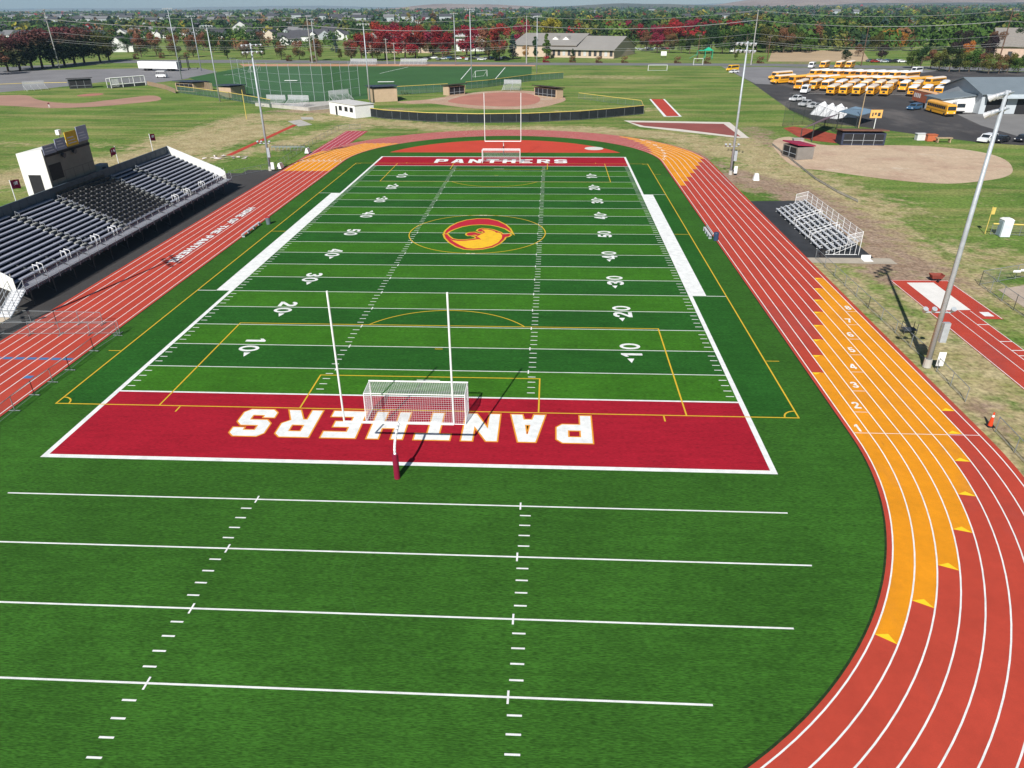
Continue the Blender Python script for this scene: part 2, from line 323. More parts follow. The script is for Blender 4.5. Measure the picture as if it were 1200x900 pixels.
def ground_mat():
    m = bpy.data.materials.new('ground_grass'); m.use_nodes = True; N = m.node_tree.nodes; L = m.node_tree.links
    b = N['Principled BSDF']; b.inputs['Roughness'].default_value = .95; b.inputs['Specular IOR Level'].default_value = .1
    tc = N.new('ShaderNodeTexCoord')
    def nz(s_, d=5, st=None, off=0):
        n = N.new('ShaderNodeTexNoise'); n.inputs['Scale'].default_value = s_; n.inputs['Detail'].default_value = d; n.inputs['Roughness'].default_value = .65
        mp = N.new('ShaderNodeMapping'); L.new(tc.outputs['Object'], mp.inputs[0]); mp.inputs['Location'].default_value = (off, off, 0)
        if st: mp.inputs['Scale'].default_value = st
        L.new(mp.outputs[0], n.inputs[0]); return n.outputs[0]
    def mr(x, a, b_, c, d):
        n = N.new('ShaderNodeMapRange'); L.new(x, n.inputs[0])
        for i, k in enumerate((a, b_, c, d)): n.inputs[i + 1].default_value = k
        return n.outputs[0]
    def mix(f, A, B):
        n = N.new('ShaderNodeMix'); n.data_type = 'RGBA'
        if isinstance(f, float): n.inputs[0].default_value = f
        else: L.new(f, n.inputs[0])
        for s_, k in ((6, A), (7, B)):
            if isinstance(k, tuple): n.inputs[s_].default_value = (*k, 1)
            else: L.new(k, n.inputs[s_])
        return n.outputs[2]
    def ma(op, x, y):
        n = N.new('ShaderNodeMath'); n.operation = op
        for i, k in enumerate((x, y)):
            if isinstance(k, (int, float)): n.inputs[i].default_value = k
            else: L.new(k, n.inputs[i])
        return n.outputs[0]
    green = mix(mr(nz(.05, 5), .38, .62, 0, 1), (.078, .150, .026), (.140, .215, .045))
    green = mix(mr(nz(.09, 7, (.22, 1.5, 1), 30), .47, .66, 0, .8), green, (.31, .275, .11))
    dry = mix(mr(nz(.3, 6, None, 9), .35, .65, 0, 1), (.31, .25, .125), (.44, .37, .21))
    dirt = mix(mr(nz(.5, 6, None, 17), .3, .7, 0, 1), (.22, .145, .095), (.36, .27, .20))
    at = N.new('ShaderNodeAttribute'); at.attribute_name = 'wear'; sx = N.new('ShaderNodeSeparateColor'); L.new(at.outputs['Color'], sx.inputs[0])
    brk = mr(nz(.45, 7, None, 50), .32, .68, -.42, .42)
    d1 = mr(ma('ADD', sx.outputs[0], brk), .2, .75, 0, 1); d2 = mr(ma('ADD', sx.outputs[1], brk), .25, .8, 0, 1)
    c = mix(d1, green, dry); c = mix(d2, c, dirt)
    f = mr(nz(2.2, 8, None, 4), .30, .70, .50, 1.50)
    sc = N.new('ShaderNodeVectorMath'); sc.operation = 'SCALE'; L.new(c, sc.inputs[0]); L.new(f, sc.inputs['Scale'])
    L.new(sc.outputs[0], b.inputs['Base Color']); return m
go = gm.build('ground', ground_mat()); tag(go, kind='structure')
ca = go.data.color_attributes.new('wear', 'FLOAT_COLOR', 'POINT')
ca.data.foreach_set('color', [k for c in cols for k in (c[0], c[1], 0, 1)])
# ------------------------------------------------------------------ artificial turf of the infield
def circ(xc, yc, r, a0, a1, n):
    return [(xc + r * math.cos(math.radians(a0 + (a1 - a0) * i / n)), yc + r * math.sin(math.radians(a0 + (a1 - a0) * i / n))) for i in range(n + 1)]
RI = 31.25
inner = circ(0, YC0, RI, 180, 360, 64) + circ(0, YC1, RI, 0, 180, 64)
struct('infield_turf', MB().poly(inner, -.012), M_tm)
tf = MB(); Z1 = -.006
for i in range(20):
    tf.mi = 0 if i % 2 == 0 else 1; tf.rect(-W, W, i * 5 * YD, (i + 1) * 5 * YD, Z1)
tf.mi = 1
for s_ in (-1, 1): tf.rect(min(s_ * W, s_ * 28.3), max(s_ * W, s_ * 28.3), -2.2, 93.8, Z1)
tf.mi = 2
tf.rect(-W, W, -10 * YD, 0, Z1); tf.rect(-W, W, 100 * YD, 110 * YD, Z1)
struct('field_turf', tf, [M_tl, M_td, M_tred])
# ------------------------------------------------------------------ white and yellow lines
ln = MB(); z = -.001
def hl(y, x0, x1, w=.1): ln.rect(x0, x1, y - w / 2, y + w / 2, z)
for i in range(1, 20):
    if i != 0: hl(i * 5 * YD, -W, W, .1)
for y in (0, 100 * YD): hl(y, -W, W, .2)
zb = z + .0022
for s_ in (-1, 1):
    ln.rect(min(s_ * W, s_ * (W + .4)), max(s_ * W, s_ * (W + .4)), -10 * YD - .4, 110 * YD + .4, z)
    ln.rect(min(s_ * (W + .4), s_ * (W + 1.85)), max(s_ * (W + .4), s_ * (W + 1.85)), 25 * YD, 75 * YD, z)
    for y in (25 * YD, 75 * YD): ln.rect(min(s_ * (W + 1.85), s_ * 28.25), max(s_ * (W + 1.85), s_ * 28.25), y - .06, y + .06, z)
ln.rect(-W, W, -10 * YD - .4, -10 * YD, z); ln.rect(-W, W, 110 * YD, 110 * YD + .4, z)
for i in range(1, 100):
    y = i * YD
    for s_ in (-1, 1):
        if i % 5 == 0:
            ln.rect(s_ * 8.128 - .05, s_ * 8.128 + .05, y + .05, y + .32, z); ln.rect(s_ * 8.128 - .05, s_ * 8.128 + .05, y - .32, y - .05, z)
        else:
            a, b = s_ * 8.13, s_ * 8.75; ln.rect(min(a, b), max(a, b), y - .05, y + .05, z)
            a, b = s_ * (W - .12), s_ * (W - .75); ln.rect(min(a, b), max(a, b), y - .05, y + .05, z)
for y in (3 * YD, 97 * YD): ln.rect(-.95, .95, y - .06, y + .06, z)
for y in (40 * YD, 60 * YD):
    for s_ in (-1, 1): ln.rect(s_ * .32 - .22, s_ * .32 + .22, y + (.05 if y > 45 else .05), y + .3, z)
for k, hx in enumerate((24.25, 24.25, 21.95, 17.15)):
    y = -13.6 - 4.572 * k; hl(y, -hx, hx, .11)
    for s_ in (-1, 1):
        ln.rect(s_ * 8.2 - .05, s_ * 8.2 + .05, y + .055, y + .35, z); ln.rect(s_ * 8.2 - .05, s_ * 8.2 + .05, y - .35, y - .055, z)
        for j in range(1, 5):
            if k == 3 and j > 3 and s_ > 0: break
            a, b = s_ * 8.2, s_ * 8.85; ln.rect(min(a, b), max(a, b), y - j * YD - .05, y - j * YD + .05, z)
# numbers: feet of the figures face the side lines
for yl, txt, arr in [(10, '10', -1), (20, '20', -1), (30, '30', -1), (40, '40', -1), (50, '50', 0), (60, '40', 1), (70, '30', 1), (80, '20', 1), (90, '10', 1)]:
    y = yl * YD
    for s_ in (1, -1):
        X = (0, s_, 0); Yv = (-s_, 0, 0); x0 = s_ * 17.98
        w_ = 1.25; gap = .22
        # reading direction +y on the right side (seen from the right side line), -y on the left side
        for j, ch in enumerate(txt):
            o0 = (y - gap - w_) if (j == 0) == (s_ == 1) else (y + gap)
            O = (x0, o0 if s_ == 1 else o0 + w_)
            put_glyph(ln, ch, O, X, Yv, w_, 1.85, z + .004)
        if arr:
            ya = y + arr * (gap + w_ + .22); ln.quad(*( [(s_ * 17.2, ya, z + .004), (s_ * 16.6, ya, z + .004), (s_ * 16.9, ya + arr * .85, z + .004)][::(1 if arr * 1 < 0 else -1)]))
struct('field_lines', ln, M_wht)
yl = MB(); z = .003
def ring(mb, xc, yc, r, w_, a0, a1, n, z):
    a = circ(xc, yc, r - w_ / 2, a0, a1, n); b = circ(xc, yc, r + w_ / 2, a0, a1, n)
    for i in range(n): mb.quad((*a[i], z), (*b[i], z), (*b[i + 1], z), (*a[i + 1], z))
def frame(mb, x0, x1, y0, y1, w_, z, sides='LRTB'):
    h = w_ / 2
    if 'B' in sides: mb.rect(x0 - h, x1 + h, y0 - h, y0 + h, z)
    if 'T' in sides: mb.rect(x0 - h, x1 + h, y1 - h, y1 + h, z)
    if 'L' in sides: mb.rect(x0 - h, x0 + h, y0 + h, y1 - h, z)
    if 'R' in sides: mb.rect(x1 - h, x1 + h, y0 + h, y1 - h, z)
frame(yl, -28.3, 28.3, -2.2, 93.9, .12, z)
for y0, d in ((-2.2, 1), (93.9, -1)):
    for xx, dep in ((20.1, 16.2), (9.1, 5.5)):
        ya, yb = y0 + d * .062, y0 + d * dep
        for s_ in (-1, 1): yl.rect(s_ * xx - .06, s_ * xx + .06, min(ya, yb), max(ya, yb), z)
        yl.rect(-xx - .06, xx + .06, min(yb, yb + d * .12), max(yb, yb + d * .12), z)
    yl.rect(-.35, .35, y0 + d * 11 - .05, y0 + d * 11 + .05, z)
    cyy = y0 + d * 11; a = math.degrees(math.asin(5.25 / 9.15))
    ring(yl, 0, cyy, 9.15, .12, (a if d > 0 else 180 + a), (180 - a if d > 0 else 360 - a), 40, z + .004)
    for s_ in (-1, 1):
        a0 = {(1, 1): 90, (-1, 1): 0, (1, -1): 180, (-1, -1): 270}[(s_, d)]
        ring(yl, s_ * 28.3, y0, 1.0, .12, a0 + 4, a0 + 86, 10, z + .004)
        yl.rect(min(s_ * 28.4, s_ * 29.5), max(s_ * 28.4, s_ * 29.5), y0 + d * 9.6 - .05, y0 + d * 9.6 + .05, z)
        yl.rect(s_ * 18.4 - .06, s_ * 18.4 + .06, min(y0 - d * .1, y0 - d * .9), max(y0 - d * .1, y0 - d * .9), z)
ring(yl, 0, 45.9, 9.15, .13, 0, 360, 96, z + .004)
for s_ in (-1, 1): yl.rect(min(s_ * 26.3, s_ * 28.2), max(s_ * 26.3, s_ * 28.2), 45.82, 45.94, z)
struct('soccer_lines', yl, M_yel)
# ------------------------------------------------------------------ end zone lettering
wl = MB(); ol = MB()
lw, lh, pitch = 2.5, 3.75, 3.36
for j, ch in enumerate('PANTHERS'):
    O = (12.95 - j * pitch, -2.55); put_glyph(wl, ch, O, (-1, 0), (0, -1), lw, lh, .008); put_glyph(ol, ch, O, (-1, 0), (0, -1), lw, lh, .004, .22)
    O = (-13.1 + j * pitch, 94.4); put_glyph(wl, ch, O, (1, 0), (0, 1), lw, lh, .008)
struct('end_zone_lettering', wl, M_wht); struct('end_zone_lettering_outline', ol, M_org)
# ------------------------------------------------------------------ midfield emblem: crescent and beast head in an oval
def ppoly(pts):
    return [[(P(500 + a / 10, 240 + b / 10).x, P(500 + a / 10, 240 + b / 10).y) for a, b in c] for c in pts]
def emb(pts, z, m, name, mb=None, off=0):
    vs, fs = glyph(ppoly(pts), 'emblem', off); mb = mb or MB(); mb.add([(v[0], v[1], z) for v in vs], fs); return mb
cres = [(215, 330), (232, 300), (290, 250), (370, 210), (470, 180), (600, 164), (720, 166), (830, 190), (920, 235), (970, 280), (990, 318), (980, 312), (930, 280), (850, 255), (760, 237), (640, 230), (520, 236), (410, 255), (320, 285), (260, 312), (225, 340)]
low = [(205, 345), (240, 345), (262, 372), (300, 398), (360, 410), (450, 410), (540, 402), (585, 392), (570, 375), (550, 372), (590, 362), (600, 356), (560, 352), (520, 360), (490, 362), (468, 350), (478, 332), (510, 324), (560, 322), (600, 336), (640, 338), (668, 324), (655, 312), (625, 316), (595, 304), (610, 286), (650, 276), (710, 282), (770, 290), (810, 304), (860, 322), (890, 345), (930, 345), (965, 340), (985, 352), (960, 372), (920, 378), (905, 405), (850, 455), (770, 495), (650, 520), (540, 526), (440, 520), (350, 490), (270, 440), (222, 390)]
gold = [(262, 392), (300, 415), (370, 424), (450, 422), (545, 414), (600, 405), (640, 408), (610, 395), (590, 372), (640, 345), (685, 325), (672, 305), (640, 290), (710, 290), (770, 302), (820, 318), (865, 335), (885, 362), (880, 395), (835, 445), (760, 482), (650, 508), (540, 514), (470, 508), (400, 478), (320, 435)]
e1 = emb([cres], .006, None, 'e', off=.26); emb([low], .0065, None, 'e', mb=e1, off=.22)
# the oval's yellow rim is the offset of both shapes; red and gold lie above it
struct('emblem_rim', e1, M_yel)
e2 = emb([cres], .0105, None, 'e', off=.02); emb([low], .0105, None, 'e', mb=e2, off=.0)
struct('emblem_red', e2, mat('emblem_red', (.45, .012, .03), .8, .1, 1))
e3 = emb([gold], .0145, None, 'e', off=.0); struct('emblem_gold', e3, mat('emblem_gold', (.78, .46, .02), .8, .1, 1))
eye = emb([[(795, 310), (830, 312), (850, 326), (815, 328)]], .0185, None, 'e'); emb([[(925, 348), (955, 350), (935, 366), (912, 362)]], .0185, None, 'e', mb=eye)
emb([[(600, 375), (618, 390), (640, 408), (612, 404)]], .0185, None, 'e', mb=eye)
struct('emblem_eye', eye, mat('emblem_red', (.45, .012, .03)))
# ------------------------------------------------------------------ running track, lane by lane
LW = 1.09; R1 = 31.55
def lane_r(j): return R1 + LW * j
zt = -.004
tk = MB()   # materials: red, orange, red paled by painted gloss
def arc_cells(yc, r0, r1, a0, a1, mi, z=zt, mb=None):
    mb = mb or tk; n = max(1, int(abs(a1 - a0) / 2.5)); a = circ(0, yc, r0, a0, a1, n); b = circ(0, yc, r1, a0, a1, n); mb.mi = mi
    for i in range(n): mb.quad((*a[i], z), (*b[i], z), (*b[i + 1], z), (*a[i + 1], z))
def lane_cells(r0, r1, k):
    """k 0..7 lane, -1 inner margin, 8 outer margin"""
    R_, O_, Gloss = 0, 1, 2
    def st(s_, y0, y1, mi):
        tk.mi = mi; a, b = sorted((s_ * r0, s_ * r1)); tk.rect(a, b, y0, y1, zt)
    if 0 <= k < 8:
        ytop = 5.37 + 3.37 * k; an = -(35.4 - 6.2 * k) if k < 6 else None
        yb = YC0 if k < 6 else (-4.0 if k == 6 else -.7)
        if k < 6: arc_cells(YC0, r0, r1, an, 0, O_); arc_cells(YC0, r0, r1, -180, an, R_)
        else: st(1, YC0, yb, R_); arc_cells(YC0, r0, r1, -180, 0, R_)
        st(1, yb, ytop, O_)
        y2 = 75.3 + 3.43 * k; ah = 18.2 + 4.5 * k
        if y2 < YC1: st(1, ytop, y2, R_); st(1, y2, YC1, O_); al = 0
        else: st(1, ytop, YC1, R_); al = math.degrees((y2 - YC1) / r0); arc_cells(YC1, r0, r1, 0, al, R_)
        arc_cells(YC1, r0, r1, al, ah, O_)
        # far left: orange from y = 86.2 round to about y = 116 in the bend
        aend = 180 - math.degrees(math.asin(min(1, 20.3 / r0)))
        if k >= 6: aend = 180 - math.degrees(math.asin((13.5 if k == 6 else 10.5) / r0))
        arc_cells(YC1, r0, r1, ah, aend, Gloss); arc_cells(YC1, r0, r1, aend, 180, O_)
        st(-1, 86.2, YC1, O_); st(-1, YC0, 86.2, R_)
    else:
        arc_cells(YC0, r0, r1, -180, 0, R_); arc_cells(YC1, r0, r1, 0, 180, R_ if k < 0 else Gloss); st(1, YC0, YC1, R_); st(-1, YC0, YC1, R_)
lane_cells(RI, lane_r(0), -1)
for k in range(8): lane_cells(lane_r(k), lane_r(k + 1), k)
lane_cells(lane_r(8), lane_r(8) + .45, 8)
struct('running_track', tk, [M_trk, M_tor, M_trd])
ext = MB(); ext.rect(-lane_r(8) - .45, -35.3, YC1, 134.5, -.0085); struct('sprint_straight', ext, mat('track_red_dark', (.40, .05, .07), .72, .09, .25, 6, fine=(14, .07)))
tl = MB(); zl = .001
for j in range(9):
    r = lane_r(j); h = .04
    for s_ in (-1, 1): tl.rect(s_ * r - h, s_ * r + h, YC0, YC1, zl)
    ring(tl, 0, YC0, r, 2 * h, -180, 0, 90, zl); ring(tl, 0, YC1, r, 2 * h, 0, 180, 90, zl)
    # sprint straight beyond the bend
    y0 = YC1 + 2
    while y0 < 134 and math.hypot(r, y0 - YC1) < lane_r(8) + .5: y0 += .5
    if j >= 4: tl.rect(-r - h, -r + h, y0, 134, zl)
def cross(x0, x1, y, w_=.06, zz=.005): tl.rect(x0, x1, y - w_ / 2, y + w_ / 2, zz)
cross(lane_r(0), lane_r(8), -4.15)
for k in range(1, 8): cross(lane_r(k) + .04, lane_r(k + 1) - .04, -4.5 + 3.36 * k)
for k in range(8):   # lane figures
    put_glyph(tl, str(k + 1), (lane_r(k) + .3, -4.2 + 3.36 * k + .25), (1, 0), (0, 1), .52, 1.0, .005)
    tq = 95.6; cross(-lane_r(k + 1) + .04, -lane_r(k) - .04, 95.2, .12); put_glyph(tl, str(k + 1), (-lane_r(k) - .3, 97), (-1, 0), (0, -1), .5, .9, .005)
    # far right lane figures, staggered round the bend
    yy = 98 + 3.3 * k; a = math.asin(min(.99, (yy - YC1) / (lane_r(k) + .5))); rr = lane_r(k) + .25
    c_, s2 = math.cos(a), math.sin(a); O = (rr * c_, YC1 + rr * s2); put_glyph(tl, str(k + 1), O, (c_, s2), (-s2, c_), .6, 1.5, .005)
# HOME OF THE PANTHERS, read from the stand
txt = 'HOME OF THE PANTHERS'; st_ = 26.6 / 18.5; yq = 58.6; hs2 = MB()
for ch in txt:
    if ch == ' ': yq -= st_ * .5; continue
    put_glyph(tl, ch, (-36.28, yq), (0, -1), (1, 0), st_ * .84, 1.1, .009); put_glyph(hs2, ch, (-36.28, yq), (0, -1), (1, 0), st_ * .84, 1.1, .005, .35); yq -= st_
struct('track_lettering_outline', hs2, mat('letter_maroon', (.16, .012, .04), .75, .06, 4))  # dark maroon outline painted beneath the white letters
struct('lane_lines', tl, M_wht)
bl = MB()
for k in range(8): bl.rect(-lane_r(k + 1) + .15, -lane_r(k) - .15, 5.3, 5.75, .006)
bl.rect(-33.7, -33.0, 1.8, 2.3, .006)
struct('blue_track_marks', bl, M_blue)
ty = MB()   # yellow relay triangles at the ends of the exchange zones
for k in range(8):
    r0, r1 = lane_r(k) + .04, lane_r(k + 1) - .04; rm = (r0 + r1) / 2
    y = 5.37 + 3.37 * k; ty.quad((r0, y, .004), (r0 + .8, y, .004), (r0 + .2, y - .38, .004))
    a = math.radians(-(35.4 - 6.2 * k)) if k < 6 else 0
    yb = YC0 if k < 6 else (-4.0 if k == 6 else -.7)
    c_, s2 = math.cos(a), math.sin(a)
    q = [(r0, 0), (r1, 0), (rm, .42)]
    ty.quad(*[(x * c_ - yy * s2, yb + x * s2 + yy * c_, .004) for x, yy in q])
struct('relay_triangles', ty, mat('relay_yellow', (.85, .58, .02), .7, .05, 3))
edge = MB()
ring(edge, 0, YC0, RI - .06, .12, -180, 0, 90, -.002); ring(edge, 0, YC1, RI - .06, .12, 0, 180, 90, -.002)
for s_ in (-1, 1): edge.rect(min(s_ * RI, s_ * (RI - .12)), max(s_ * RI, s_ * (RI - .12)), YC0, YC1, -.002)
struct('turf_edge', edge, layered_mat('turf_edge_dark', (.020, .040, .014), [(4, (1, 1, 1), .3, .7, .5, 1.5)]))
old = MB(); ring(old, 5.6, -19.3, 6.25, .08, 145, 265, 40, -.005); struct('old_circle_mark', old, layered_mat('turf_old_mark', (.038, .120, .018), TL_))
# ------------------------------------------------------------------ D zone behind the far end line
dz = circ(0, 95.3, 26.2, 23.2, 156.8, 48); struct('d_zone', MB().poly(dz, -.004), M_d)
struct('throwing_circle', MB().poly(circ(18.9, 110.7, 2.0, 0, 360, 32)[:-1], .002), mat('concrete_white', (.62, .60, .56), .8, .1, 2))
# ------------------------------------------------------------------ shared materials of things
M_galv = mat('galvanised', (.40, .43, .46), .45, .12, 3, metal=.15, spec=.5)
M_alu = mat('aluminium', (.60, .61, .63), .4, .1, 2, metal=.15, spec=.5)
M_paintw = mat('white_paint', (.78, .78, .77), .45, .05, 2)
M_dark = mat('dark_steel', (.05, .055, .06), .5, .2, 2)
M_blk = mat('black_rubber', (.02, .02, .022), .7, .2, 3)
M_mar = mat('maroon_pad', (.22, .008, .035), .6, .1, 3)
M_conc = mat('concrete', (.42, .40, .36), .85, .14, .8)
M_asph = mat('asphalt', (.050, .047, .046), .9, .22, .12, 7, fine=(6, .15))
M_asph2 = mat('asphalt_old', (.20, .195, .20), .9, .14, .08, 7, fine=(5, .1))
M_wood = mat('tan_wood', (.40, .29, .18), .8, .2, 2)
M_navy = mat('navy_steel', (.034, .042, .072), .6, .2, 1.5)
M_seat = mat('seat_alu', (.32, .335, .40), .45, .14, 2)
M_dseat = mat('seat_back_dark', (.065, .060, .055), .6, .2, 3)
M_net = mesh_mat('white_net', (.8, .8, .82), .16)
M_chain = mesh_mat('chain_link', (.22, .25, .25), .10)
M_gnet = mesh_mat('green_net', (.12, .20, .20), .10)
M_screen = mat('black_screen', (.014, .018, .020), .8, .3, .8)
M_ylw = mat('yellow_cap', (.60, .46, .12), .5, .1, 2)
# ------------------------------------------------------------------ football goal posts
def goalpost(y, d, name_label, pad):
    """d=+1: the field lies towards +y; crossbar over the end line at y, foot 1.85 m behind it"""
    g = T('football_goal', name_label, 'goal post', (0.1, y - d * 1.85, 0))
    m = MB(); yb = y - d * 1.85
    pts = [(0.1, yb, 1.6)] + [(0.1, yb + d * (1.85 * (1 - math.cos(a))), 2.0 + 1.05 * math.sin(a)) for a in [i * math.pi / 2 / 8 for i in range(9)]]
    m.path(pts, .085, 8); m.build('gooseneck', M_paintw, g, True)
    MB().tube((-3.5, y, 3.05), (3.7, y, 3.05), .085, n=8).build('crossbar', M_paintw, g)
    for x in (-3.5, 3.7): MB().tube((x, y, 3.05), (x, y, 12.1), .065, n=8).build('upright', M_paintw, g)
    pm = MB(); pm.tube((0.1, yb, 0), (0.1, yb, 1.85), .2 if pad else .09, n=12); pm.build('post_pad' if pad else 'post', M_mar if pad else M_dark, g)
    return g
goalpost(-9.14, 1, 'white football goal post with maroon pad at the near end line', True)
goalpost(100.6, -1, 'white football goal post behind the far end zone by the red area', False)
# ------------------------------------------------------------------ soccer goals
def soccer_goal(x, y, d, label, w=7.32, dep=2.0, h=2.44, top=None):
    """mouth at y, net towards -d"""
    top = dep * .95 if top is None else top
    g = T('soccer_goal', label, 'soccer goal', (x, y, 0)); a, b = x - w / 2, x + w / 2; yb = y - d * dep; yt = y - d * top
    m = MB(); r = .055
    m.tube((a, y, 0), (a, y, h), r); m.tube((b, y, 0), (b, y, h), r); m.tube((a - r, y, h), (b + r, y, h), r)
    m.build('goal_frame', M_paintw, g)
    m = MB(); r = .035
    for q in (a, b): m.tube((q, y, r), (q, yb, r), r); m.tube((q, y, h), (q, yt, h - .05), r); m.tube((q, yt, h - .05), (q, yb, r), r)
    m.tube((a, yb, r), (b, yb, r), r); m.tube((a, yt, h - .05), (b, yt, h - .05), r); m.build('back_frame', M_paintw, g)
    m = MB(); s_ = .25; k = int(w / s_)
    def sheet(p0, p1, p2, p3, nu, nv):
        """woven net: thin cords both ways"""
        L_ = lambda p, q, t_: tuple(p[i] + (q[i] - p[i]) * t_ for i in range(3))
        for i in range(nu + 1): m.tube(L_(p0, p1, i / nu), L_(p3, p2, i / nu), .008, n=3, cap=False)
        for j in range(nv + 1): m.tube(L_(p0, p3, j / nv), L_(p1, p2, j / nv), .008, n=3, cap=False)
    sheet((a, yt, h - .05), (b, yt, h - .05), (b, yb, r), (a, yb, r), int(w / .17), int(h / .17))
    sheet((a, y, h), (b, y, h), (b, yt, h - .05), (a, yt, h - .05), int(w / .17), max(2, int(top / .17)))
    for q in (a, b): sheet((q, y, h), (q, yt, h - .05), (q, yb, r), (q, y, r), max(2, int(dep / .17)), int(h / .17))
    m.build('net', mat('net_cord', (.72, .72, .74), .8, .05, 3), g)
soccer_goal(.15, -2.15, 1, 'white soccer goal with net standing on the near end zone lettering')
soccer_goal(.1, 94.2, -1, 'white soccer goal with net in front of the far end zone lettering')
# ------------------------------------------------------------------ stadium light poles
def light_pole(x, y, h, label, arms=2, r0=.24, box=True, face=None, group=None, name='light_pole'):
    g = T(name, label, 'light pole', (x, y, 0), group)
    c = Vector((-x, 45.7 - y, 0)).normalized() if face is None else Vector(face).normalized(); s_ = Vector((-c.y, c.x, 0))
    MB().tube((x, y, 0), (x, y, h), r0, .13, n=10).build('pole', M_galv, g, True)
    if box:
        MB().tube((x, y, 0), (x, y, .75), r0 + .10, r0 + .07, n=12).build('concrete_base', M_conc, g)
        b = MB(); p = Vector((x, y, 0)) - s_ * (r0 + .22); b.box(x + .12, x + .62, y - .62, y - .28, 2.5, 4.2); b.build('ballast_box', M_galv, g)
        b = MB(); p = Vector((x, y, 0)) + s_ * .7 - c * .1; b.box(x + .42, x + 1.0, y - .55, y - .5, .35, 1.6); b.build('sign_panel', M_paintw, g)
        a = MB(); hh = 4.9; p = Vector((x, y, hh))
        a.tube(p - Vector((1.5, 0, 0)), p + Vector((.7, 0, 0)), .06); a.build('lower_arm', M_galv, g)
        for e in (-1.5, -.8, .7):
            q = p + Vector((e, 0, .05)); lb = MB(); lb.tube(q, q + Vector((0, -.25, .35)), .11, .22, n=8); lb.build('flood_lamp', M_galv, g)
    for k in range(arms):
        hz = h - .25 - k * 1.1; p = Vector((x, y, hz)); wd = 1.75
        ar = MB(); ar.tube(p - s_ * wd, p + s_ * wd, .06); ob = ar.build('lamp_arm', M_galv, g)
        for i in range(5):
            q = p + s_ * (-wd + i * wd / 2) + c * .15; lm = MB(); lm.tube(q, q + c * .38 - Vector((0, 0, .22)), .12, .23, n=8); lm.build('flood_lamp', M_alu, ob)
    return g
light_pole(41.5, 6.8, 21.6, 'tall silver stadium light pole beside the near orange relay zone')
light_pole(41.9, 84.2, 21.6, 'tall silver stadium light pole beside the far end of the right straight')
light_pole(-42.7, 86.3, 21.6, 'tall silver stadium light pole at the far end of the grandstand')
light_pole(-42.6, 8.6, 21.0, 'tall silver stadium light pole by the near stair of the grandstand, mostly out of frame')
def far_pole(u, v, vt, label, w=2.1, arms=1):
    p = P(u, v); return light_pole(p.x, p.y, HT(u, v, vt), label, arms, .22, False, face=(.2, -1, 0))
far_pole(213, 93, 9, 'tall light pole beside the white trailer behind the ball field')
far_pole(258, 119, 29, 'light pole standing by the navy roofed dugout at the turf edge')
far_pole(236, 83, 18, 'thin light pole between the trailer and the turf field')
far_pole(434, 121, 27, 'light pole beside the blue roofed dugout and the small white building')
far_pole(553, 98, 10, 'tallest light pole, just behind the far softball infield')
far_pole(629, 86, 18, 'light pole at the far corner of the turf field')
far_pole(371, 75, 22, 'light pole on the far touchline of the turf field')
far_pole(534, 76, 15, 'light pole behind the turf field in front of the red maples')
# ------------------------------------------------------------------ grandstand
SX, SZ, Y0, Y1, NR, RD, RR = -43.4, 1.8, 17.5, 70.5, 13, .66, .30
gs = T('grandstand', 'large navy and silver grandstand with press box side beside the track', 'grandstand', (-48, 44, 0))
x1 = SX - 1.3
m = MB(); m.box(x1, SX, Y0, Y1, SZ - .1, SZ); m.build('walkway', mat('deck_grey', (.34, .36, .40), .5, .1, 1.5), gs)
m = MB()
for i in range(NR):
    xa = x1 - i * RD; zt_ = SZ + .12 + i * RR; m.box(xa - RD, xa, Y0, Y1, zt_ - .06, zt_)
    m.box(xa - .04, xa - .0, Y0, Y1, zt_ - RR, zt_ - .061)
m.build('tread_deck', M_navy, gs)
AIS = [31.5, 39.7, 52.2, 58.9]; AW = .62
secs = []; e = Y0 + .1
for a in AIS: secs.append((e, a - AW)); e = a + AW
secs.append((e, Y1 - .1))
for i in range(NR):
    xa = x1 - i * RD; zt_ = SZ + .12 + i * RR
    for k, (ya, yb) in enumerate(secs):
        m = MB(); m.box(xa - RD + .0, xa - RD + .38, ya, yb, zt_ + .30, zt_ + .35); m.box(xa - RD + .385, xa - RD + .39, ya, yb, zt_ + .22, zt_ + .345)
        y = ya + .3
        while y < yb: m.box(xa - RD + .02, xa - RD + .10, y, y + .05, zt_, zt_ + .30); y += 2.6
        if k == 2:
            o = m.build('seat_row', M_seat, gs)
            b = MB(); nseat = 9; w_ = (yb - ya) / nseat
            for j in range(nseat): b.box(xa - RD - .02, xa - RD + .04, ya + j * w_ + .06, ya + (j + 1) * w_ - .06, zt_ + .45, zt_ + .85)
            b.build('seat_back', M_dseat, o)
            c = MB()
            for j in range(nseat + 1): c.box(xa - RD, xa - RD + .34, ya + j * w_ - .03, ya + j * w_ + .03, zt_ + .41, zt_ + .56)
            c.build('armrest', mat('armrest_grey', (.14, .14, .14), .6), o)
        else: m.build('seat_row', M_seat, gs)
for a in AIS:   # aisle: half steps with bright nosing, mid handrails
    m = MB(); h = MB()
    for i in range(NR):
        xa = x1 - i * RD; zt_ = SZ + .12 + i * RR
        m.box(xa - .30, xa - .01, a - AW + .05, a + AW - .05, zt_ + .002, zt_ + .15); m.box(xa - .33 + .33, xa + .02, a - AW + .05, a + AW - .05, zt_ + .12, zt_ + .16)
        if i % 2 == 1 and i < NR - 1:
            h.path([(xa - .2, a, zt_), (xa - .2, a, zt_ + .75), (xa - .7, a, zt_ + .98), (xa - .7, a, zt_ + .35)], .02, 5)
    m.build('aisle_step', mat('step_nosing', (.36, .36, .33), .5, .2, 4), gs); h.build('handrail', M_galv, gs)
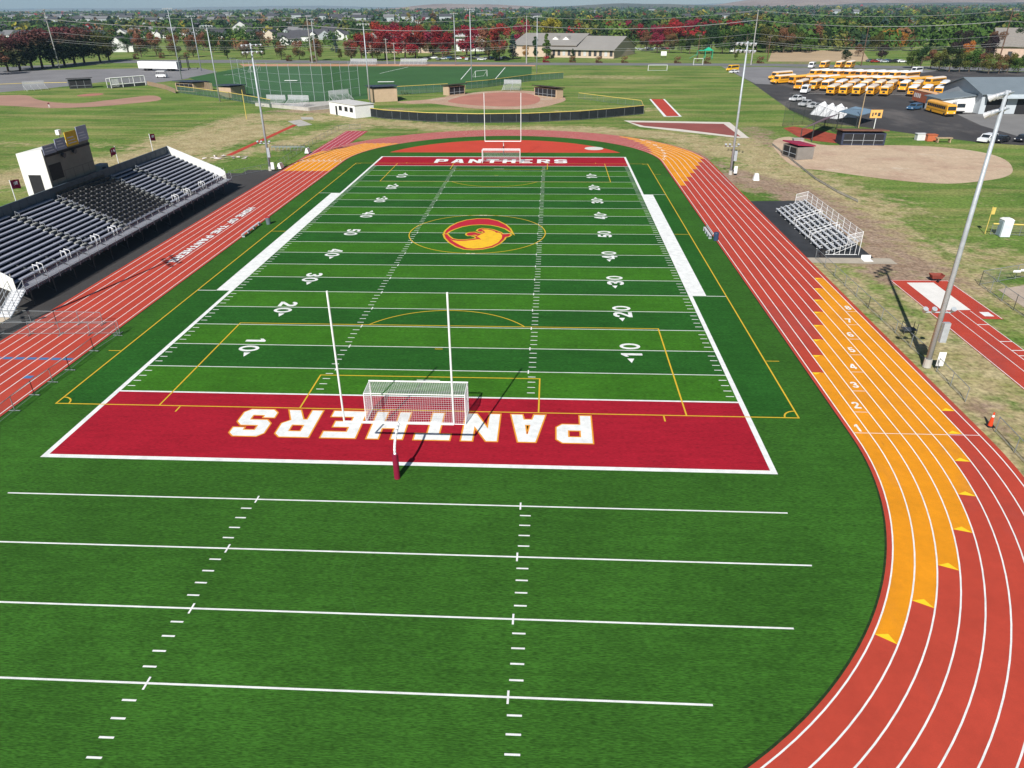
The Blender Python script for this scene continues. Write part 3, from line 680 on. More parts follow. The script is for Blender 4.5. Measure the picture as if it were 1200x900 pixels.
zt_top = SZ + .12 + NR * RR; xb = x1 - NR * RD
m = MB(); m.box(xb - .08, xb, Y0, Y1, zt_top - .5, zt_top + 1.15); m.build('back_wall', mat('back_wall_blue', (.050, .075, .10), .5, .12, .6), gs)
m = MB(); y = Y0 + 1
while y < Y1: m.box(xb + .003, xb + .03, y, y + .04, zt_top - .3, zt_top + 1.1); y += 1.5
m.box(xb - .1, xb + .06, Y0, Y1, zt_top + 1.15, zt_top + 1.2); m.build('back_wall_rib', mat('rib_blue', (.07, .10, .13), .5), gs)
for nm, yy, s_ in (('near_end', Y0, -1), ('far_end', Y1, 1)):
    e = MB(); ya, yb = sorted((yy, yy + s_ * .06)); lift = 1.15
    xs = [SX - .9, x1 - .3, xb]; tz = [SZ + 1.15, SZ + .5 + lift, zt_top + 1.2]; bz = [SZ - .1, SZ - .1, zt_top - .7]
    for i in range(2):
        p = [(xs[i], ya, bz[i]), (xs[i + 1], ya, bz[i + 1]), (xs[i + 1], ya, tz[i + 1]), (xs[i], ya, tz[i])]
        e.add(p + [(a_, yb, c_) for a_, _, c_ in p], [(0, 1, 2, 3), (7, 6, 5, 4), (0, 4, 5, 1), (1, 5, 6, 2), (2, 6, 7, 3), (3, 7, 4, 0)])
    o = e.build('end_wall', mat('cream_panel', (.70, .70, .66), .5, .06, 1), gs)
    r = MB(); x = SX - 1.1
    while x > xb:
        t_ = (x - x1) / (xb - x1); zb_ = SZ - .05 + max(0, t_) * (zt_top - SZ - .7); zt2 = SZ + .6 + lift + max(0, t_) * (zt_top - SZ - .5)
        for q in (ya - .02, yb + .004): r.box(x, x + .03, q, q + .018, zb_, zt2 - .05)
        x -= .45
    r.build('panel_rib', mat('cream_rib', (.56, .56, .53), .5), o)
    r = MB(); r.path([(SX - .9, yy + s_ * .03, tz[0] + .03), (x1 - .3, yy + s_ * .03, tz[1] + .03), (xb, yy + s_ * .03, tz[2] + .03)], .035, 6); r.build('cap_rail', M_galv, o)
m = MB(); mm = MB(); y = Y0
while y <= Y1 + .01: m.tube((SX, y, SZ - .5), (SX, y, SZ + 1.1), .035, n=6); y += 1.893
for zz in (.12, .6, 1.1): m.tube((SX, Y0, SZ + zz), (SX, Y1, SZ + zz), .025, n=5)
m.build('front_railing', M_galv, gs)
m = MB(); m.quad((SX, Y0, SZ - .35), (SX, Y1, SZ - .35), (SX, Y1, SZ + 1.05), (SX, Y0, SZ + 1.05)); m.build('railing_mesh', mesh_mat('rail_mesh', (.30, .33, .37), .34), gs)
for yv in (22.5, 27.4, 33.4, 37.2, 54.2, 58.0, 63.1, 68.7):   # white guard loops at the front row
    g2 = MB(); 
    for dy in (-.35, .35): g2.path([(x1 - .1, yv + dy, SZ), (x1 - .1, yv + dy, SZ + .95), (x1 - .7, yv + dy, SZ + 1.15), (x1 - .7, yv + dy, SZ + .4)], .035, 6)
    g2.build('guard_loop', M_paintw, gs)
m = MB()   # under-structure
y = Y0 + .6
while y < Y1:
    m.tube((SX, y, 0), (SX, y, SZ), .06, n=5); m.tube((xb + .3, y, 0), (xb + .3, y, zt_top - .5), .07, n=5); m.tube((-48, y, 0), (-48, y, 3.2), .06, n=5)
    m.tube((SX, y, SZ - .2), (xb + .3, y, zt_top - .6), .07, n=5); m.tube((SX, y, .1), (-48, y, 3.1), .04, n=4); m.tube((-48, y, .1), (xb + .3, y, 4.6), .04, n=4); y += 3.75
m.build('steel_bent', M_dark, gs)
# stairs at the near end
st = MB(); n = 10
for i in range(n): st.box(SX - 1.5, SX - .1, Y0 - .02 - (i + 1) * .30, Y0 - .02 - i * .30 - .03, SZ - (i + 1) * .18 + .05, SZ - (i + 1) * .18 + .1)
for i in range(n): st.box(SX - 1.5, SX - .1, Y0 - .05 - (i + 1) * .30 + .28, Y0 - .05 - (i + 1) * .30 + .30, SZ - (i + 1) * .18 + .1, SZ - i * .18 + .05)
so = st.build('stair', M_alu, gs)
r = MB()
for xx in (SX - 1.55, SX - .05):
    r.tube((xx, Y0, SZ + 1.0), (xx, Y0 - 3.1, 1.0), .03); r.tube((xx, Y0, SZ + .5), (xx, Y0 - 3.1, .5), .03); r.tube((xx, Y0, SZ - .1), (xx, Y0 - 3.1, .02), .06)
    for k in range(4): r.tube((xx, Y0 - 3.1 * k / 3, SZ * (1 - k / 3)), (xx, Y0 - 3.1 * k / 3, SZ * (1 - k / 3) + 1.0), .03)
r.build('stair_rail', M_galv, so)
# press box
pb = T('press_box', 'white and grey press box tower with sponsor boards on its roof', 'press box', (-55.6, 46, 0))
m = MB(); m.add([(-57.4, 41, 0), (-53.95, 41, 0), (-53.95, 51, 0), (-57.4, 51, 0), (-57.4, 41, 11.0), (-53.95, 41, 11.5), (-53.95, 51, 11.5), (-57.4, 51, 11.0)],
    [(0, 3, 2, 1), (4, 5, 6, 7), (0, 1, 5, 4), (2, 3, 7, 6), (3, 0, 4, 7)]); m.build('wall', mat('white_siding', (.74, .73, .69), .6, .04, 1), pb)
m = MB(); m.box(-53.948, -53.90, 41.0, 51, 0, 11.45); m.build('front_wall', mat('front_block_shaded', (.19, .18, .155), .8, .1, 1), pb)  # front face turned from the sun, its shade put into the darker colour
m = MB()
for yy in (42.3, 44.2, 46.2, 48.2, 49.6): m.box(-53.895, -53.88, yy, yy + .06, 7.0, 8.3)
for zz in (8.3,): m.box(-53.895, -53.88, 41.2, 50.8, zz, zz + .06)
m.build('block_joint', mat('joint_grey', (.12, .115, .10), .8), pb)
MB().box(-53.895, -53.86, 41.4, 43.9, 7.6, 9.5).build('window', M_blk, pb)
MB().box(-53.895, -53.84, 41.1, 41.2, 6, 11.4).build('corner_post', M_dark, pb)
d = MB().box(-56.6, -55.0, 40.95, 40.996, 5.6, 8.4); d.build('door', M_blk, pb)
for yy, zz in ((44.6, 10.3), (47.0, 10.4)):
    s2 = MB(); s2.tube((-53.9, yy, zz), (-53.5, yy, zz - .12), .22, .34, n=10); s2.build('loudspeaker', M_dark, pb)
cl = [(.24, .26, .34), (.26, .28, .38), (.30, .22, .10), (.30, .32, .44)]
for i, (ya, yb, z0, z1, cc) in enumerate([(41.1, 43.6, 10.8, 11.9, cl[0]), (43.75, 45.9, 10.9, 12.3, cl[1]), (46.1, 48.6, 11.0, 12.8, (.62, .38, .02)), (48.75, 51.1, 11.2, 13.1, cl[3])]):
    bd = MB().box(-53.83, -53.75, ya, yb, z0, z1).build('sponsor_board', mat('board_%d' % i, cc, .5, .08, 3), pb)
    tx = MB()
    for k in range(3): tx.box(-53.745, -53.735, ya + .3, yb - .4 - k * .2, z0 + .3 + k * .35, z0 + .42 + k * .35)
    tx.build('board_line', mat('board_ink', (.55, .55, .60) if i != 2 else (.35, .05, .03), .6), bd)
m = MB(); m.box(-53.83, -53.8, 41.3, 51, 10.5, 10.8); m.build('eave_trim', M_blk, pb)
m = MB(); m.tube((-54.6, 46.3, 11.3), (-54.6, 46.3, 12.6), .04); m.build('mast', M_dark, pb); m = MB(); m.box(-54.85, -54.4, 46.0, 46.6, 12.5, 13.1); m.build('camera_box', M_paintw, pb)
sb = T('equipment_cabinet', 'small grey cabinet behind the grandstand back wall next to the press box', 'cabinet', (-54.6, 53.2, 0))
MB().box(-55.2, -54.0, 52.3, 54.3, 0, 7.4).build('cabinet_body', mat('cab_grey', (.20, .23, .26), .6), sb); MB().box(-53.99, -53.95, 52.7, 53.5, 6.2, 7.1).build('cabinet_door', M_dark, sb)
for i, (x, y, zt2, lb) in enumerate([(-54.2, 34.3, 9.2, 'maroon flag with white print, nearest the frame edge left of the press box'), (-54.2, 57.3, 9.2, 'maroon and white flag on the back wall just right of the press box'), (-54.2, 67.6, 9.4, 'dark maroon flag with white emblem at the far end of the back wall')]):
    f = T('flag', lb, 'flag', (x, y, 0), 'school flags along the grandstand back wall')
    MB().tube((x, y, 0), (x, y, zt2), .05, n=6).build('flag_pole', M_paintw, f)
    fl = MB(); n = 8; sgn = 1 if i != 1 else -1
    for j in range(n + 1):
        yy = y + sgn * j * 1.5 / n; xx = x + .10 * math.sin(j * 1.1); fl.v += [(xx, yy, zt2 - .05 - .02 * j), (xx, yy, zt2 - 1.05 - .03 * j)]
    fl.f = [(2 * j, 2 * j + 1, 2 * j + 3, 2 * j + 2) for j in range(n)]; fl.m = [0] * n
    fo = fl.build('flag_cloth', mat('flag_maroon', (.24, .012, .05), .8, .1, 4), f)
    e = MB(); 
    for j in (2, 4, 5):
        yy = y + sgn * j * 1.5 / n; xx = x + .10 * math.sin(j * 1.1) + .04; yb = y + sgn * (j + 1) * 1.5 / n; xb2 = x + .10 * math.sin((j + 1) * 1.1) + .04
        e.quad((xx, yy, zt2 - .4), (xb2, yb, zt2 - .35), (xb2, yb, zt2 - .75), (xx, yy, zt2 - .7))
    e.build('flag_print', M_paintw, fo)
# pads and paved areas (setting)
pv = MB(); pv.rect(-58, -40.5, 16, 84, -.018); struct('stand_asphalt', pv, M_asph)
pv = MB(); pv.rect(-60, -40.5, 7.5, 13.1, -.018); pv.rect(-43.55, -40.5, 13.1, 16, -.018); pv.rect(-47.3, -40.5, 84, 87, -.018); struct('stand_apron', pv, M_asph)
pv = MB(); pv.rect(-60, -43.6, 13.2, 17.4, -.010); struct('stair_pad', pv, mat('tan_concrete', (.52, .44, .33), .85, .1, .8))
pv = MB(); pv.poly([(40.5, 36.4), (48.6, 36.4), (49.2, 65.2), (40.5, 64.6)], -.018); struct('bleacher_asphalt', pv, mat('asphalt_black', (.035, .037, .042), .9, .3, .25, 6))
pv = MB(); pv.poly([(40.5, 34.4), (50.5, 34.2), (50.5, 36.4), (40.5, 36.4)], -.018); struct('bleacher_concrete', pv, mat('dusty_concrete', (.40, .35, .28), .9, .12, .8))
# ------------------------------------------------------------------ small bleacher on the right
b = T('bleacher', 'small silver bleacher with seven benches beside the right straight', 'bleacher', (45, 48, 0))
bx, by0, by1 = 42.9, 37.4, 58.4
for i in range(7):
    x = bx + i * .62; zz = .42 + i * .22
    m = MB()
    segs = [(by0, by1)] if i > 0 else [(by0, 42.6), (43.6, 49.2), (50.2, by1)]
    for a, c in segs: m.box(x, x + .25, a, c, zz, zz + .05)
    m.build('bench', M_alu, b)
    if i < 6:
        m = MB(); m.box(x + .34, x + .56, by0, by1, zz - .22 + .05, zz - .22 + .09); m.build('foot_plank', M_galv, b)
y = by0 + .1
while y <= by1:
    m = MB()
    for i in range(7):
        x = bx + .12 + i * .62; m.tube((x, y, .05), (x, y, .42 + i * .22), .03, n=4)
    m.tube((bx, y, .05), (bx + 4.1, y, .05), .035, n=4); m.tube((bx, y, .3), (bx + 4.0, y, 1.68), .03, n=4); m.tube((bx + 1.2, y, .06), (bx + 3.9, y, 1.4), .025, n=4); y += 2.3
    m.build('support_frame', M_paintw, b)
m = MB(); y = by0; xr = bx + 4.25
while y <= by1 + .01: m.tube((xr, y, .05), (xr, y, 2.95), .035, n=5); y += 2.1
for zz in (1.9, 2.4, 2.9): m.tube((xr, by0, zz), (xr, by1, zz), .022, n=4)
for yy in (by0, by1):
    m.tube((xr, yy, 2.9), (xr - 1.6, yy, 2.5), .03, n=4); m.tube((xr - 1.6, yy, 2.5), (xr - 1.6, yy, 1.3), .03, n=4); m.tube((xr, yy, 2.4), (xr - 1.6, yy, 2.0), .02, n=4)
m.build('guard_rail', M_paintw, b)
m = MB(); m.quad((xr, by0, 1.75), (xr, by1, 1.75), (xr, by1, 2.85), (xr, by0, 2.85))
for yy in (by0, by1): m.quad((xr, yy, 1.75), (xr - 1.6, yy, 1.3), (xr - 1.6, yy, 2.45), (xr, yy, 2.85))
m.build('rail_mesh', mesh_mat('bleacher_mesh', (.6, .6, .62), .25), b)
for yy in (43.1, 49.7):
    m = MB()
    for dy in (-.45, .45): m.path([(bx + .2, yy + dy, .3), (bx + .2, yy + dy, 1.2), (bx + 3.4, yy + dy, 2.4), (bx + 3.4, yy + dy, 1.3)], .03, 5)
    for k in range(6): m.box(bx + .3 + k * .62, bx + .55 + k * .62, yy - .4, yy + .4, .30 + k * .22, .34 + k * .22)
    m.build('aisle_rail', M_paintw, b)
tag(MB().tube((42.6, 36.7, 0), (42.6, 36.7, .95), .3, n=12).box(42.3, 42.9, 36.4, 37.0, .951, 1.0).build('trash_can', M_blk), 'black trash can at the near corner of the small bleacher', 'trash can')
tag(MB().box(46.9, 48.0, 35.0, 36.0, .0, .06).box(46.9, 48.0, 35.93, 36.0, .061, .5).build('white_platform', M_paintw), 'low white platform lying on concrete behind the small bleacher', 'platform')
# ------------------------------------------------------------------ team benches and bin
def bench(x, ya, yb, label, back=False):
    g = T('team_bench', label, 'bench', (x, (ya + yb) / 2, 0))
    MB().box(x - .15, x + .15, ya, yb, .42, .46).build('seat', M_alu, g)
    if back: MB().box(x + .24, x + .27, ya, yb, .55, .85).build('backrest', M_alu, g)
    n = 4
    for i in range(n): y = ya + .3 + (yb - ya - .6) * i / (n - 1); MB().box(x - .18, x + .2, y - .03, y + .03, 0, .42).build('leg', M_galv, g)
bench(-31.0, 42.6, 49.0, 'long silver bench on the turf beside the left straight')
bench(30.6, 43.6, 48.0, 'short silver bench with backrest beside the right straight', True)
for x, y, lb, rf in ((-29.9, 49.4, 'grey bin with red lid at the end of the long left bench', (.35, .03, .03)), (31.2, 43.2, 'dark blue bin next to the short bench on the right', (.03, .05, .1))):
    g = T('waste_bin', lb, 'bin', (x, y, 0)); MB().tube((x, y, 0), (x, y, .95), .3, .34, n=12).build('bin_body', mat('bin_%d' % int(x), (.12, .16, .18) if x < 0 else (.03, .06, .12), .5), g)
    MB().tube((x, y, .951), (x, y, 1.05), .36, .3, n=12).build('lid', mat('lid_%d' % int(x), rf, .5), g)
# ------------------------------------------------------------------ fences
def fence(pts, h, name, label, cat='fence', post=3.0, sheet=None, cap=None, rail=True, z0=.03, postr=.03, pm=None, foot=False):
    g = T(name, label, cat, (pts[0][0], pts[0][1], 0)); pm = pm or mat('fence_grey', (.20, .22, .23), .5, .1, 2)
    m = MB(); s_ = MB(); c = MB(); f = MB()
    for a, bb in zip(pts, pts[1:]):
        a = Vector((a[0], a[1], 0)); bb = Vector((bb[0], bb[1], 0)); L_ = (bb - a).length; n = max(1, round(L_ / post))
        for i in range(n + 1):
            q = a.lerp(bb, i / n); m.tube(q, q + Vector((0, 0, h + .04)), postr, n=5)
            if foot: d = (bb - a).normalized(); nn = Vector((-d.y, d.x, 0)) * .45; f.tube(q - nn + Vector((0, 0, .05)), q + nn + Vector((0, 0, .05)), .035, n=5)
        if rail: m.tube(a + Vector((0, 0, h)), bb + Vector((0, 0, h)), .028, n=5); m.tube(a + Vector((0, 0, .12)), bb + Vector((0, 0, .12)), .022, n=4)
        s_.quad((a.x, a.y, z0), (bb.x, bb.y, z0), (bb.x, bb.y, h - .03), (a.x, a.y, h - .03))
        if cap: c.tube(a + Vector((0, 0, h + .05)), bb + Vector((0, 0, h + .05)), .10, n=6)
    m.build('fence_frame', pm, g); s_.build('fence_mesh' if sheet is None else 'screen_panel', sheet or M_chain, g)
    if cap: c.build('yellow_cap', M_ylw, g)
    if foot: f.build('foot', pm, g)
    return g
fence([(41.6, 36.0), (41.7, 20), (41.9, 7.6)], 1.2, 'chain_link_fence', 'low chain link fence along the outside of the near orange relay zone')
fence([(41.9, 5.9), (41.7, .8)], 1.2, 'chain_link_fence', 'short chain link fence section beyond the near light pole base')
fence([(41.6, -3.6), (41.3, -9), (40.9, -15)], 1.2, 'chain_link_fence', 'chain link fence at the frame edge starting by the orange cone')
fence([(-30.6, -6), (-30.8, -1), (-30.6, 3.4), (-30.7, 7.2), (-30.4, 10.6)], 1.25, 'portable_fence', 'portable fence panels on feet along the inner edge of the track', 'fence', 2.6, foot=True)
fence([(-30.4, 11.0), (-41.6, 10.4), (-50, 10.3)], 1.25, 'crossing_fence', 'nearer silver fence across the left straight', 'fence', 3.0, foot=True)
fence([(-33.3, 13.2), (-38, 13.3), (-43.2, 13.4)], 1.25, 'crossing_fence', 'farther silver fence across the left straight by the stand stair', 'fence', 3.0, foot=True)
# ------------------------------------------------------------------ jump runway and sand pit on the right
rw = MB(); rw.poly([(47.3, 28.7), (53.6, 28.7), (53.6, 17.6), (51.55, 17.6), (51.55, -2), (47.3, -2)], -.02); struct('jump_runway', rw, M_trk)
rw = MB(); rw.poly([(P(*q_).x, P(*q_).y) for q_ in ((1062.6, 331), (1094, 331), (1137.6, 363), (1104, 363.5))], -.015); struct('sand_pit', rw, mat('white_sand', (.72, .70, .66), .95, .06, 1))
rw = MB()
for x in (47.4, 49.15, 50.4, 51.5): rw.rect(x - .035, x + .035, -2, 19.7 if x > 48 else 28.6, -.014)
for y in (16.2, 12.3, 10.4, 9.3): rw.rect(50.44, 51.46, y - .06, y + .06, -.013)
rw.rect(47.44, 53.55, 28.5, 28.58, -.014); rw.rect(53.47, 53.55, 17.7, 28.5, -.014); rw.rect(52.2, 53.1, 18.3, 19.4, -.014); struct('runway_lines', rw, M_wht)
p = P(1096, 329); g = T('wheelbarrow', 'small rusty red cart at the far end of the sand pit', 'cart', (p.x, p.y, 0))
MB().add([(p.x - .5, p.y - .3, .3), (p.x + .5, p.y - .3, .3), (p.x + .5, p.y + .3, .3), (p.x - .5, p.y + .3, .3), (p.x - .7, p.y - .45, .75), (p.x + .7, p.y - .45, .75), (p.x + .7, p.y + .45, .75), (p.x - .7, p.y + .45, .75)],
    [(0, 3, 2, 1), (0, 1, 5, 4), (1, 2, 6, 5), (2, 3, 7, 6), (3, 0, 4, 7)]).build('tray', mat('rust_red', (.22, .05, .035), .8), g)
MB().tube((p.x - .05, p.y - .55, .2), (p.x + .05, p.y - .55, .2), .2, n=10).tube((p.x - .5, p.y + .4, 0), (p.x - .5, p.y + .4, .4), .03).tube((p.x + .5, p.y + .4, 0), (p.x + .5, p.y + .4, .4), .03).build('wheel', M_blk, g)
# cone
p = P(1160, 499); g = T('traffic_cone', 'orange delineator cone with white bands beside the track fence', 'cone', (p.x, p.y, 0))
MB().tube((p.x, p.y, 0.05), (p.x, p.y, 1.1), .16, .05, n=12).build('cone_body', mat('cone_orange', (.75, .06, .015), .5), g)
MB().box(p.x - .25, p.x + .25, p.y - .25, p.y + .25, 0, .05).build('base', M_blk, g); MB().tube((p.x, p.y, .75), (p.x, p.y, .92), .092, .076, n=12).build('band', M_paintw, g)
# small utility wires box by fence near pole (metal bench / gate)
p = P(1062, 395); g = T('hurdle_rack', 'small dark metal cart parked by the fence near the light pole', 'cart', (p.x + .6, p.y + 1, 0)); X, Y = p.x + .6, p.y + 1
MB().box(X - .6, X + .6, Y - .4, Y + .4, .35, .41).build('deck', M_dark, g); m = MB()
for a in (-.55, .55):
    for c in (-.35, .35): m.tube((X + a, Y + c, 0), (X + a, Y + c, 1.0), .03)
m.tube((X - .55, Y - .35, 1), (X - .55, Y + .35, 1), .03); m.build('cart_frame', M_dark, g)
# portable toilet, foul pole, fence with yellow cap
g = T('portable_toilet', 'white portable toilet by the foul pole of the right softball field', 'toilet', (68.9, 46.4, 0)); x, y = 68.9, 46.4
MB().box(x - .6, x + .6, y - .6, y + .6, 0, 2.15).build('cabin', mat('toilet_grey', (.62, .66, .70), .5), g)
MB().add([(x - .65, y - .65, 2.15), (x + .65, y - .65, 2.15), (x + .65, y + .65, 2.15), (x - .65, y + .65, 2.15), (x - .4, y - .4, 2.35), (x + .4, y - .4, 2.35), (x + .4, y + .4, 2.35), (x - .4, y + .4, 2.35)],
    [(0, 3, 2, 1), (4, 5, 6, 7), (0, 1, 5, 4), (1, 2, 6, 5), (2, 3, 7, 6), (3, 0, 4, 7)]).build('roof', M_paintw, g)
MB().box(x - .64, x - .604, y - .4, y + .4, .1, 1.95).build('door', mat('toilet_door', (.28, .36, .42), .5), g)
g = T('foul_pole', 'yellow foul pole with wing beside the portable toilet', 'foul pole', (67.1, 47.2, 0)); MB().tube((67.1, 47.2, 0), (67.1, 47.2, 3.6), .05).build('pole', M_ylw, g)
MB().box(67.15, 67.55, 47.17, 47.23, 2.6, 3.5).build('wing', M_ylw, g)
fence([(67.6, 46.9), (78, 45.6), (95, 43)], 1.4, 'outfield_fence', 'outfield fence with yellow cap running right from the foul pole', cap=1, post=3)
fence([(66.0, 31.5), (56.2, 27.2), (55.8, 20), (55.6, 12)], 1.6, 'batting_cage', 'chain link enclosure at the right frame edge beside the sand pit', 'enclosure', 2.6)
tag(MB().box(60.2, 61.0, 28.6, 28.64, 1.0, 1.25).box(61.2, 62.0, 29.0, 29.04, 1.0, 1.25).build('fence_sign', M_paintw), 'pair of small white notices on the chain link enclosure', 'sign')
pv = MB(); pv.poly([(57.5, 26), (75, 33), (75, 8), (57, 8)], -.03); struct('cage_gravel', pv, mat('pale_gravel', (.42, .34, .27), .95, .15, .8))
# white block and small items near pole 2
tag(MB().add([(44.8, 79.3, 0), (45.8, 79.3, 0), (45.8, 80.2, 0), (44.8, 80.2, 0), (45.0, 79.5, 1.15), (45.6, 79.5, 1.15), (45.6, 80.0, 1.15), (45.0, 80.0, 1.15)], [(0, 3, 2, 1), (4, 5, 6, 7), (0, 1, 5, 4), (1, 2, 6, 5), (2, 3, 7, 6), (3, 0, 4, 7)]).build('covered_box', M_paintw), 'white covered box on the grass near the right far light pole', 'box')
for u, v, lb in ((329, 198, 'white draped hurdle cart beside the left far light pole'), (361, 180, 'white draped hurdle cart farther along the left straight')):
    p = P(u, v); g = T('hurdle_cart', lb, 'cart', (p.x, p.y, 0)); m = MB(); m.add([(p.x - .45, p.y - .9, 0.2), (p.x + .45, p.y - .9, .2), (p.x + .45, p.y + .9, .2), (p.x - .45, p.y + .9, .2), (p.x - .1, p.y - .8, 1.2), (p.x + .15, p.y - .8, 1.2), (p.x + .15, p.y + .8, 1.1), (p.x - .1, p.y + .8, 1.1)],
        [(0, 3, 2, 1), (4, 5, 6, 7), (0, 1, 5, 4), (1, 2, 6, 5), (2, 3, 7, 6), (3, 0, 4, 7)]); m.build('cover', M_paintw, g)
    m = MB()
    for a in (-.4, .4):
        for c in (-.8, .8): m.tube((p.x + a - .04, p.y + c, .12), (p.x + a + .04, p.y + c, .12), .12, n=8)
    m.build('wheel', M_blk, g)
# far left: runway for vault, pile of tarps, hurdles stack
a, b2 = P(268, 182), P(346, 146); pv = MB(); pv.obox(a, b2, 1.3, -.03, -.02); struct('vault_runway', pv, M_trk)
p = P(262, 185); m = MB(); random.seed(3)
for i in range(14):
    x = p.x - 4 + i * .65; yy = p.y + random.uniform(-1.5, 1.5); m.add([(x + random.uniform(-1, 1), yy + random.uniform(-1, 1), random.uniform(.02, .35)) for _ in range(4)], [(0, 1, 2), (0, 2, 3), (0, 1, 3), (1, 2, 3)])
tag(m.build('tarp_pile', mat('tarp_white', (.62, .55, .52), .8, .3, .8)), 'crumpled white and red tarps on the grass beyond the grandstand', 'tarps')
pv = MB(); pv.poly([P(337, 142), P(352, 140), P(366, 146), P(350, 148)], -.02); pv.poly([P(352, 137), P(366, 137), P(368, 140), P(354, 140)], -.02); struct('vault_box_concrete', pv, M_conc)
p = P(338, 176); g = T('hurdle_stack', 'stack of grey hurdles lying on dry grass left of the track', 'hurdles', (p.x, p.y, 0)); m = MB()
for i in range(9):
    x = p.x - 3.2 + i * .8; m.path([(x, p.y - 1, .1), (x, p.y - 1, .9), (x + .1, p.y + 1.2, .9), (x + .1, p.y + 1.2, .1)], .05, 4); m.box(x - .05, x + .7, p.y - 1.05, p.y - .95, .75, .95)
m.build('hurdle_bars', mat('hurdle_grey', (.22, .26, .26), .6), g)
fence([(P(273, 210).x - 1.2, 80), (-42.3, 88.5), (-43, 100), (-43.3, 118), (-43, 136), (-38, 138)], 1.1, 'chain_link_fence', 'chain link fence along the outside of the far left straight', post=3.2)
# ================================================================== the place beyond the track
def smooth(pts, n=4):
    r = []; k = len(pts)
    for i in range(k):
        p0, p1, p2, p3 = pts[i - 1], pts[i], pts[(i + 1) % k], pts[(i + 2) % k]
        for j in range(n):
            t_ = j / n; r.append(tuple(.5 * (2 * p1[q] + (p2[q] - p0[q]) * t_ + (2 * p0[q] - 5 * p1[q] + 4 * p2[q] - p3[q]) * t_ ** 2 + (3 * p1[q] - p0[q] - 3 * p2[q] + p3[q]) * t_ ** 3) for q in (0, 1)))
    return r
def xy(u, v): q = P(u, v); return (q.x, q.y)
def ppl(*uv): return [xy(uv[i], uv[i + 1]) for i in range(0, len(uv), 2)]
ZG = -.05
M_green2 = mat('far_turf', (.036, .108, .028), .9, .14, .05, 5, fine=(1.2, .10))
M_sfd = layered_mat('infield_dirt', (.42, .28, .20), [(2.0, (1, .3, 1), .3, .7, .86, 1.14), (.25, (1, 1, 1), .3, .7, .9, 1.1)], .95, .1, tint=[((.46, .36, .27), .12, (1, 1, 1), .52, .12)])
M_sfr = mat('infield_dirt_red', (.40, .17, .125), .95, .10, .12, 5)
M_tand = layered_mat('infield_tan', (.50, .38, .27), [(2.5, (1, .3, 1), .3, .7, .88, 1.12), (.3, (1, 1, 1), .3, .7, .92, 1.08)], .95, .1, tint=[((.42, .29, .21), .07, (1, 1, 1), .48, .16), ((.55, .45, .34), .16, (1, 1, 1), .6, .08)])
M_road = mat('road_grey', (.17, .17, .175), .9, .10, .05, 5)
struct('softball_infield', MB().poly(smooth(ppl(466, 119, 500, 116.5, 535, 111, 575, 106.5, 622, 106.5, 655, 112, 663, 116.5, 655, 120.5, 632, 126, 600, 128, 560, 127.3, 530, 124.2, 505, 121.2, 480, 121.5)), ZG + .02), M_sfd)
struct('softball_infield_red', MB().poly(smooth(ppl(525, 118, 545, 112, 580, 108.5, 615, 109, 632, 114, 628, 121, 600, 124.5, 560, 123.5, 535, 121)), ZG + .03), M_sfr)
struct('baseball_infield', MB().poly(smooth(ppl(-30, 111, 0, 111.5, 30, 111.5, 42, 116, 60, 119.5, 90, 121, 120, 118, 150, 114.5, 172, 112, 184, 112.5, 189, 116, 180, 118.5, 150, 121.5, 110, 125, 60, 126.5, 30, 125, 0, 123.5, -30, 123)), ZG + .02), mat('base_dirt', (.36, .21, .155), .95, .14, .1, 6))
mp = P(106, 111); struct('pitcher_mound', MB().poly([(mp.x + 4 * math.cos(a * .4), mp.y + 5 * math.sin(a * .4)) for a in range(16)], ZG + .03), M_sfr)
struct('right_softball_infield', MB().poly(smooth(ppl(905, 167, 925, 160, 960, 169, 1000, 170, 1050, 170, 1100, 172, 1150, 178, 1178, 187, 1187, 199, 1178, 207, 1150, 212, 1110, 215, 1060, 212, 1010, 206, 960, 199, 935, 196, 918, 186)), ZG + .02), M_tand)
struct('far_turf_field', MB().poly(ppl(292, 77.5, 623, 77.5, 623, 92, 570, 98, 470, 105, 452, 108, 430, 116, 330, 121, 275, 112, 262, 106, 221, 91), ZG + .02), M_green2)
struct('turf_warning_track', MB().poly(ppl(280, 74.8, 626, 75.2, 628, 77.5, 285, 77.5), ZG + .015), mat('clay_track', (.50, .26, .15), .95, .1, .2))
ml = MB()
for a in ((445, 86, 478, 78.5), (540, 93, 552, 79), (262, 88, 300, 84), (580, 93, 592, 79)):
    ml.obox(xy(a[0], a[1]), xy(a[2], a[3]), .35, ZG + .03, ZG + .034)
struct('far_turf_lines', ml, M_wht)
struct('road', MB().poly(ppl(-80, 82, 60, 76, 130, 70.2, 300, 70, 600, 73.2, 900, 74.5, 1000, 76.2, 1230, 80, 1230, 84, 1000, 79.5, 900, 77.2, 600, 76, 300, 73.6, 130, 73.8, 60, 80.5, -80, 88), ZG + .02), M_road)
struct('left_lot', MB().poly(ppl(-60, 85.5, 50, 82, 160, 80, 235, 79.5, 255, 84, 215, 93, 172, 98, 120, 96, 60, 103, 0, 108, -60, 112), ZG + .015), M_asph2)
struct('bus_lot', MB().poly(ppl(845, 77.5, 1000, 80, 1230, 84.5, 1230, 172, 1150, 167, 1080, 158, 1015, 149, 958, 143, 925, 128, 905, 114, 880, 96), ZG + .015), layered_mat('lot_asphalt', (.058, .055, .056), [(3, (1, 1, 1), .3, .7, .8, 1.2), (.08, (1, .4, 1), .3, .7, .75, 1.25)], .9, .2, tint=[((.11, .10, .095), .05, (1, .5, 1), .52, .1), ((.028, .027, .028), .5, (1, 1, 1), .66, .03), ((.14, .13, .12), .02, (.3, 2.2, 1), .6, .05)]))
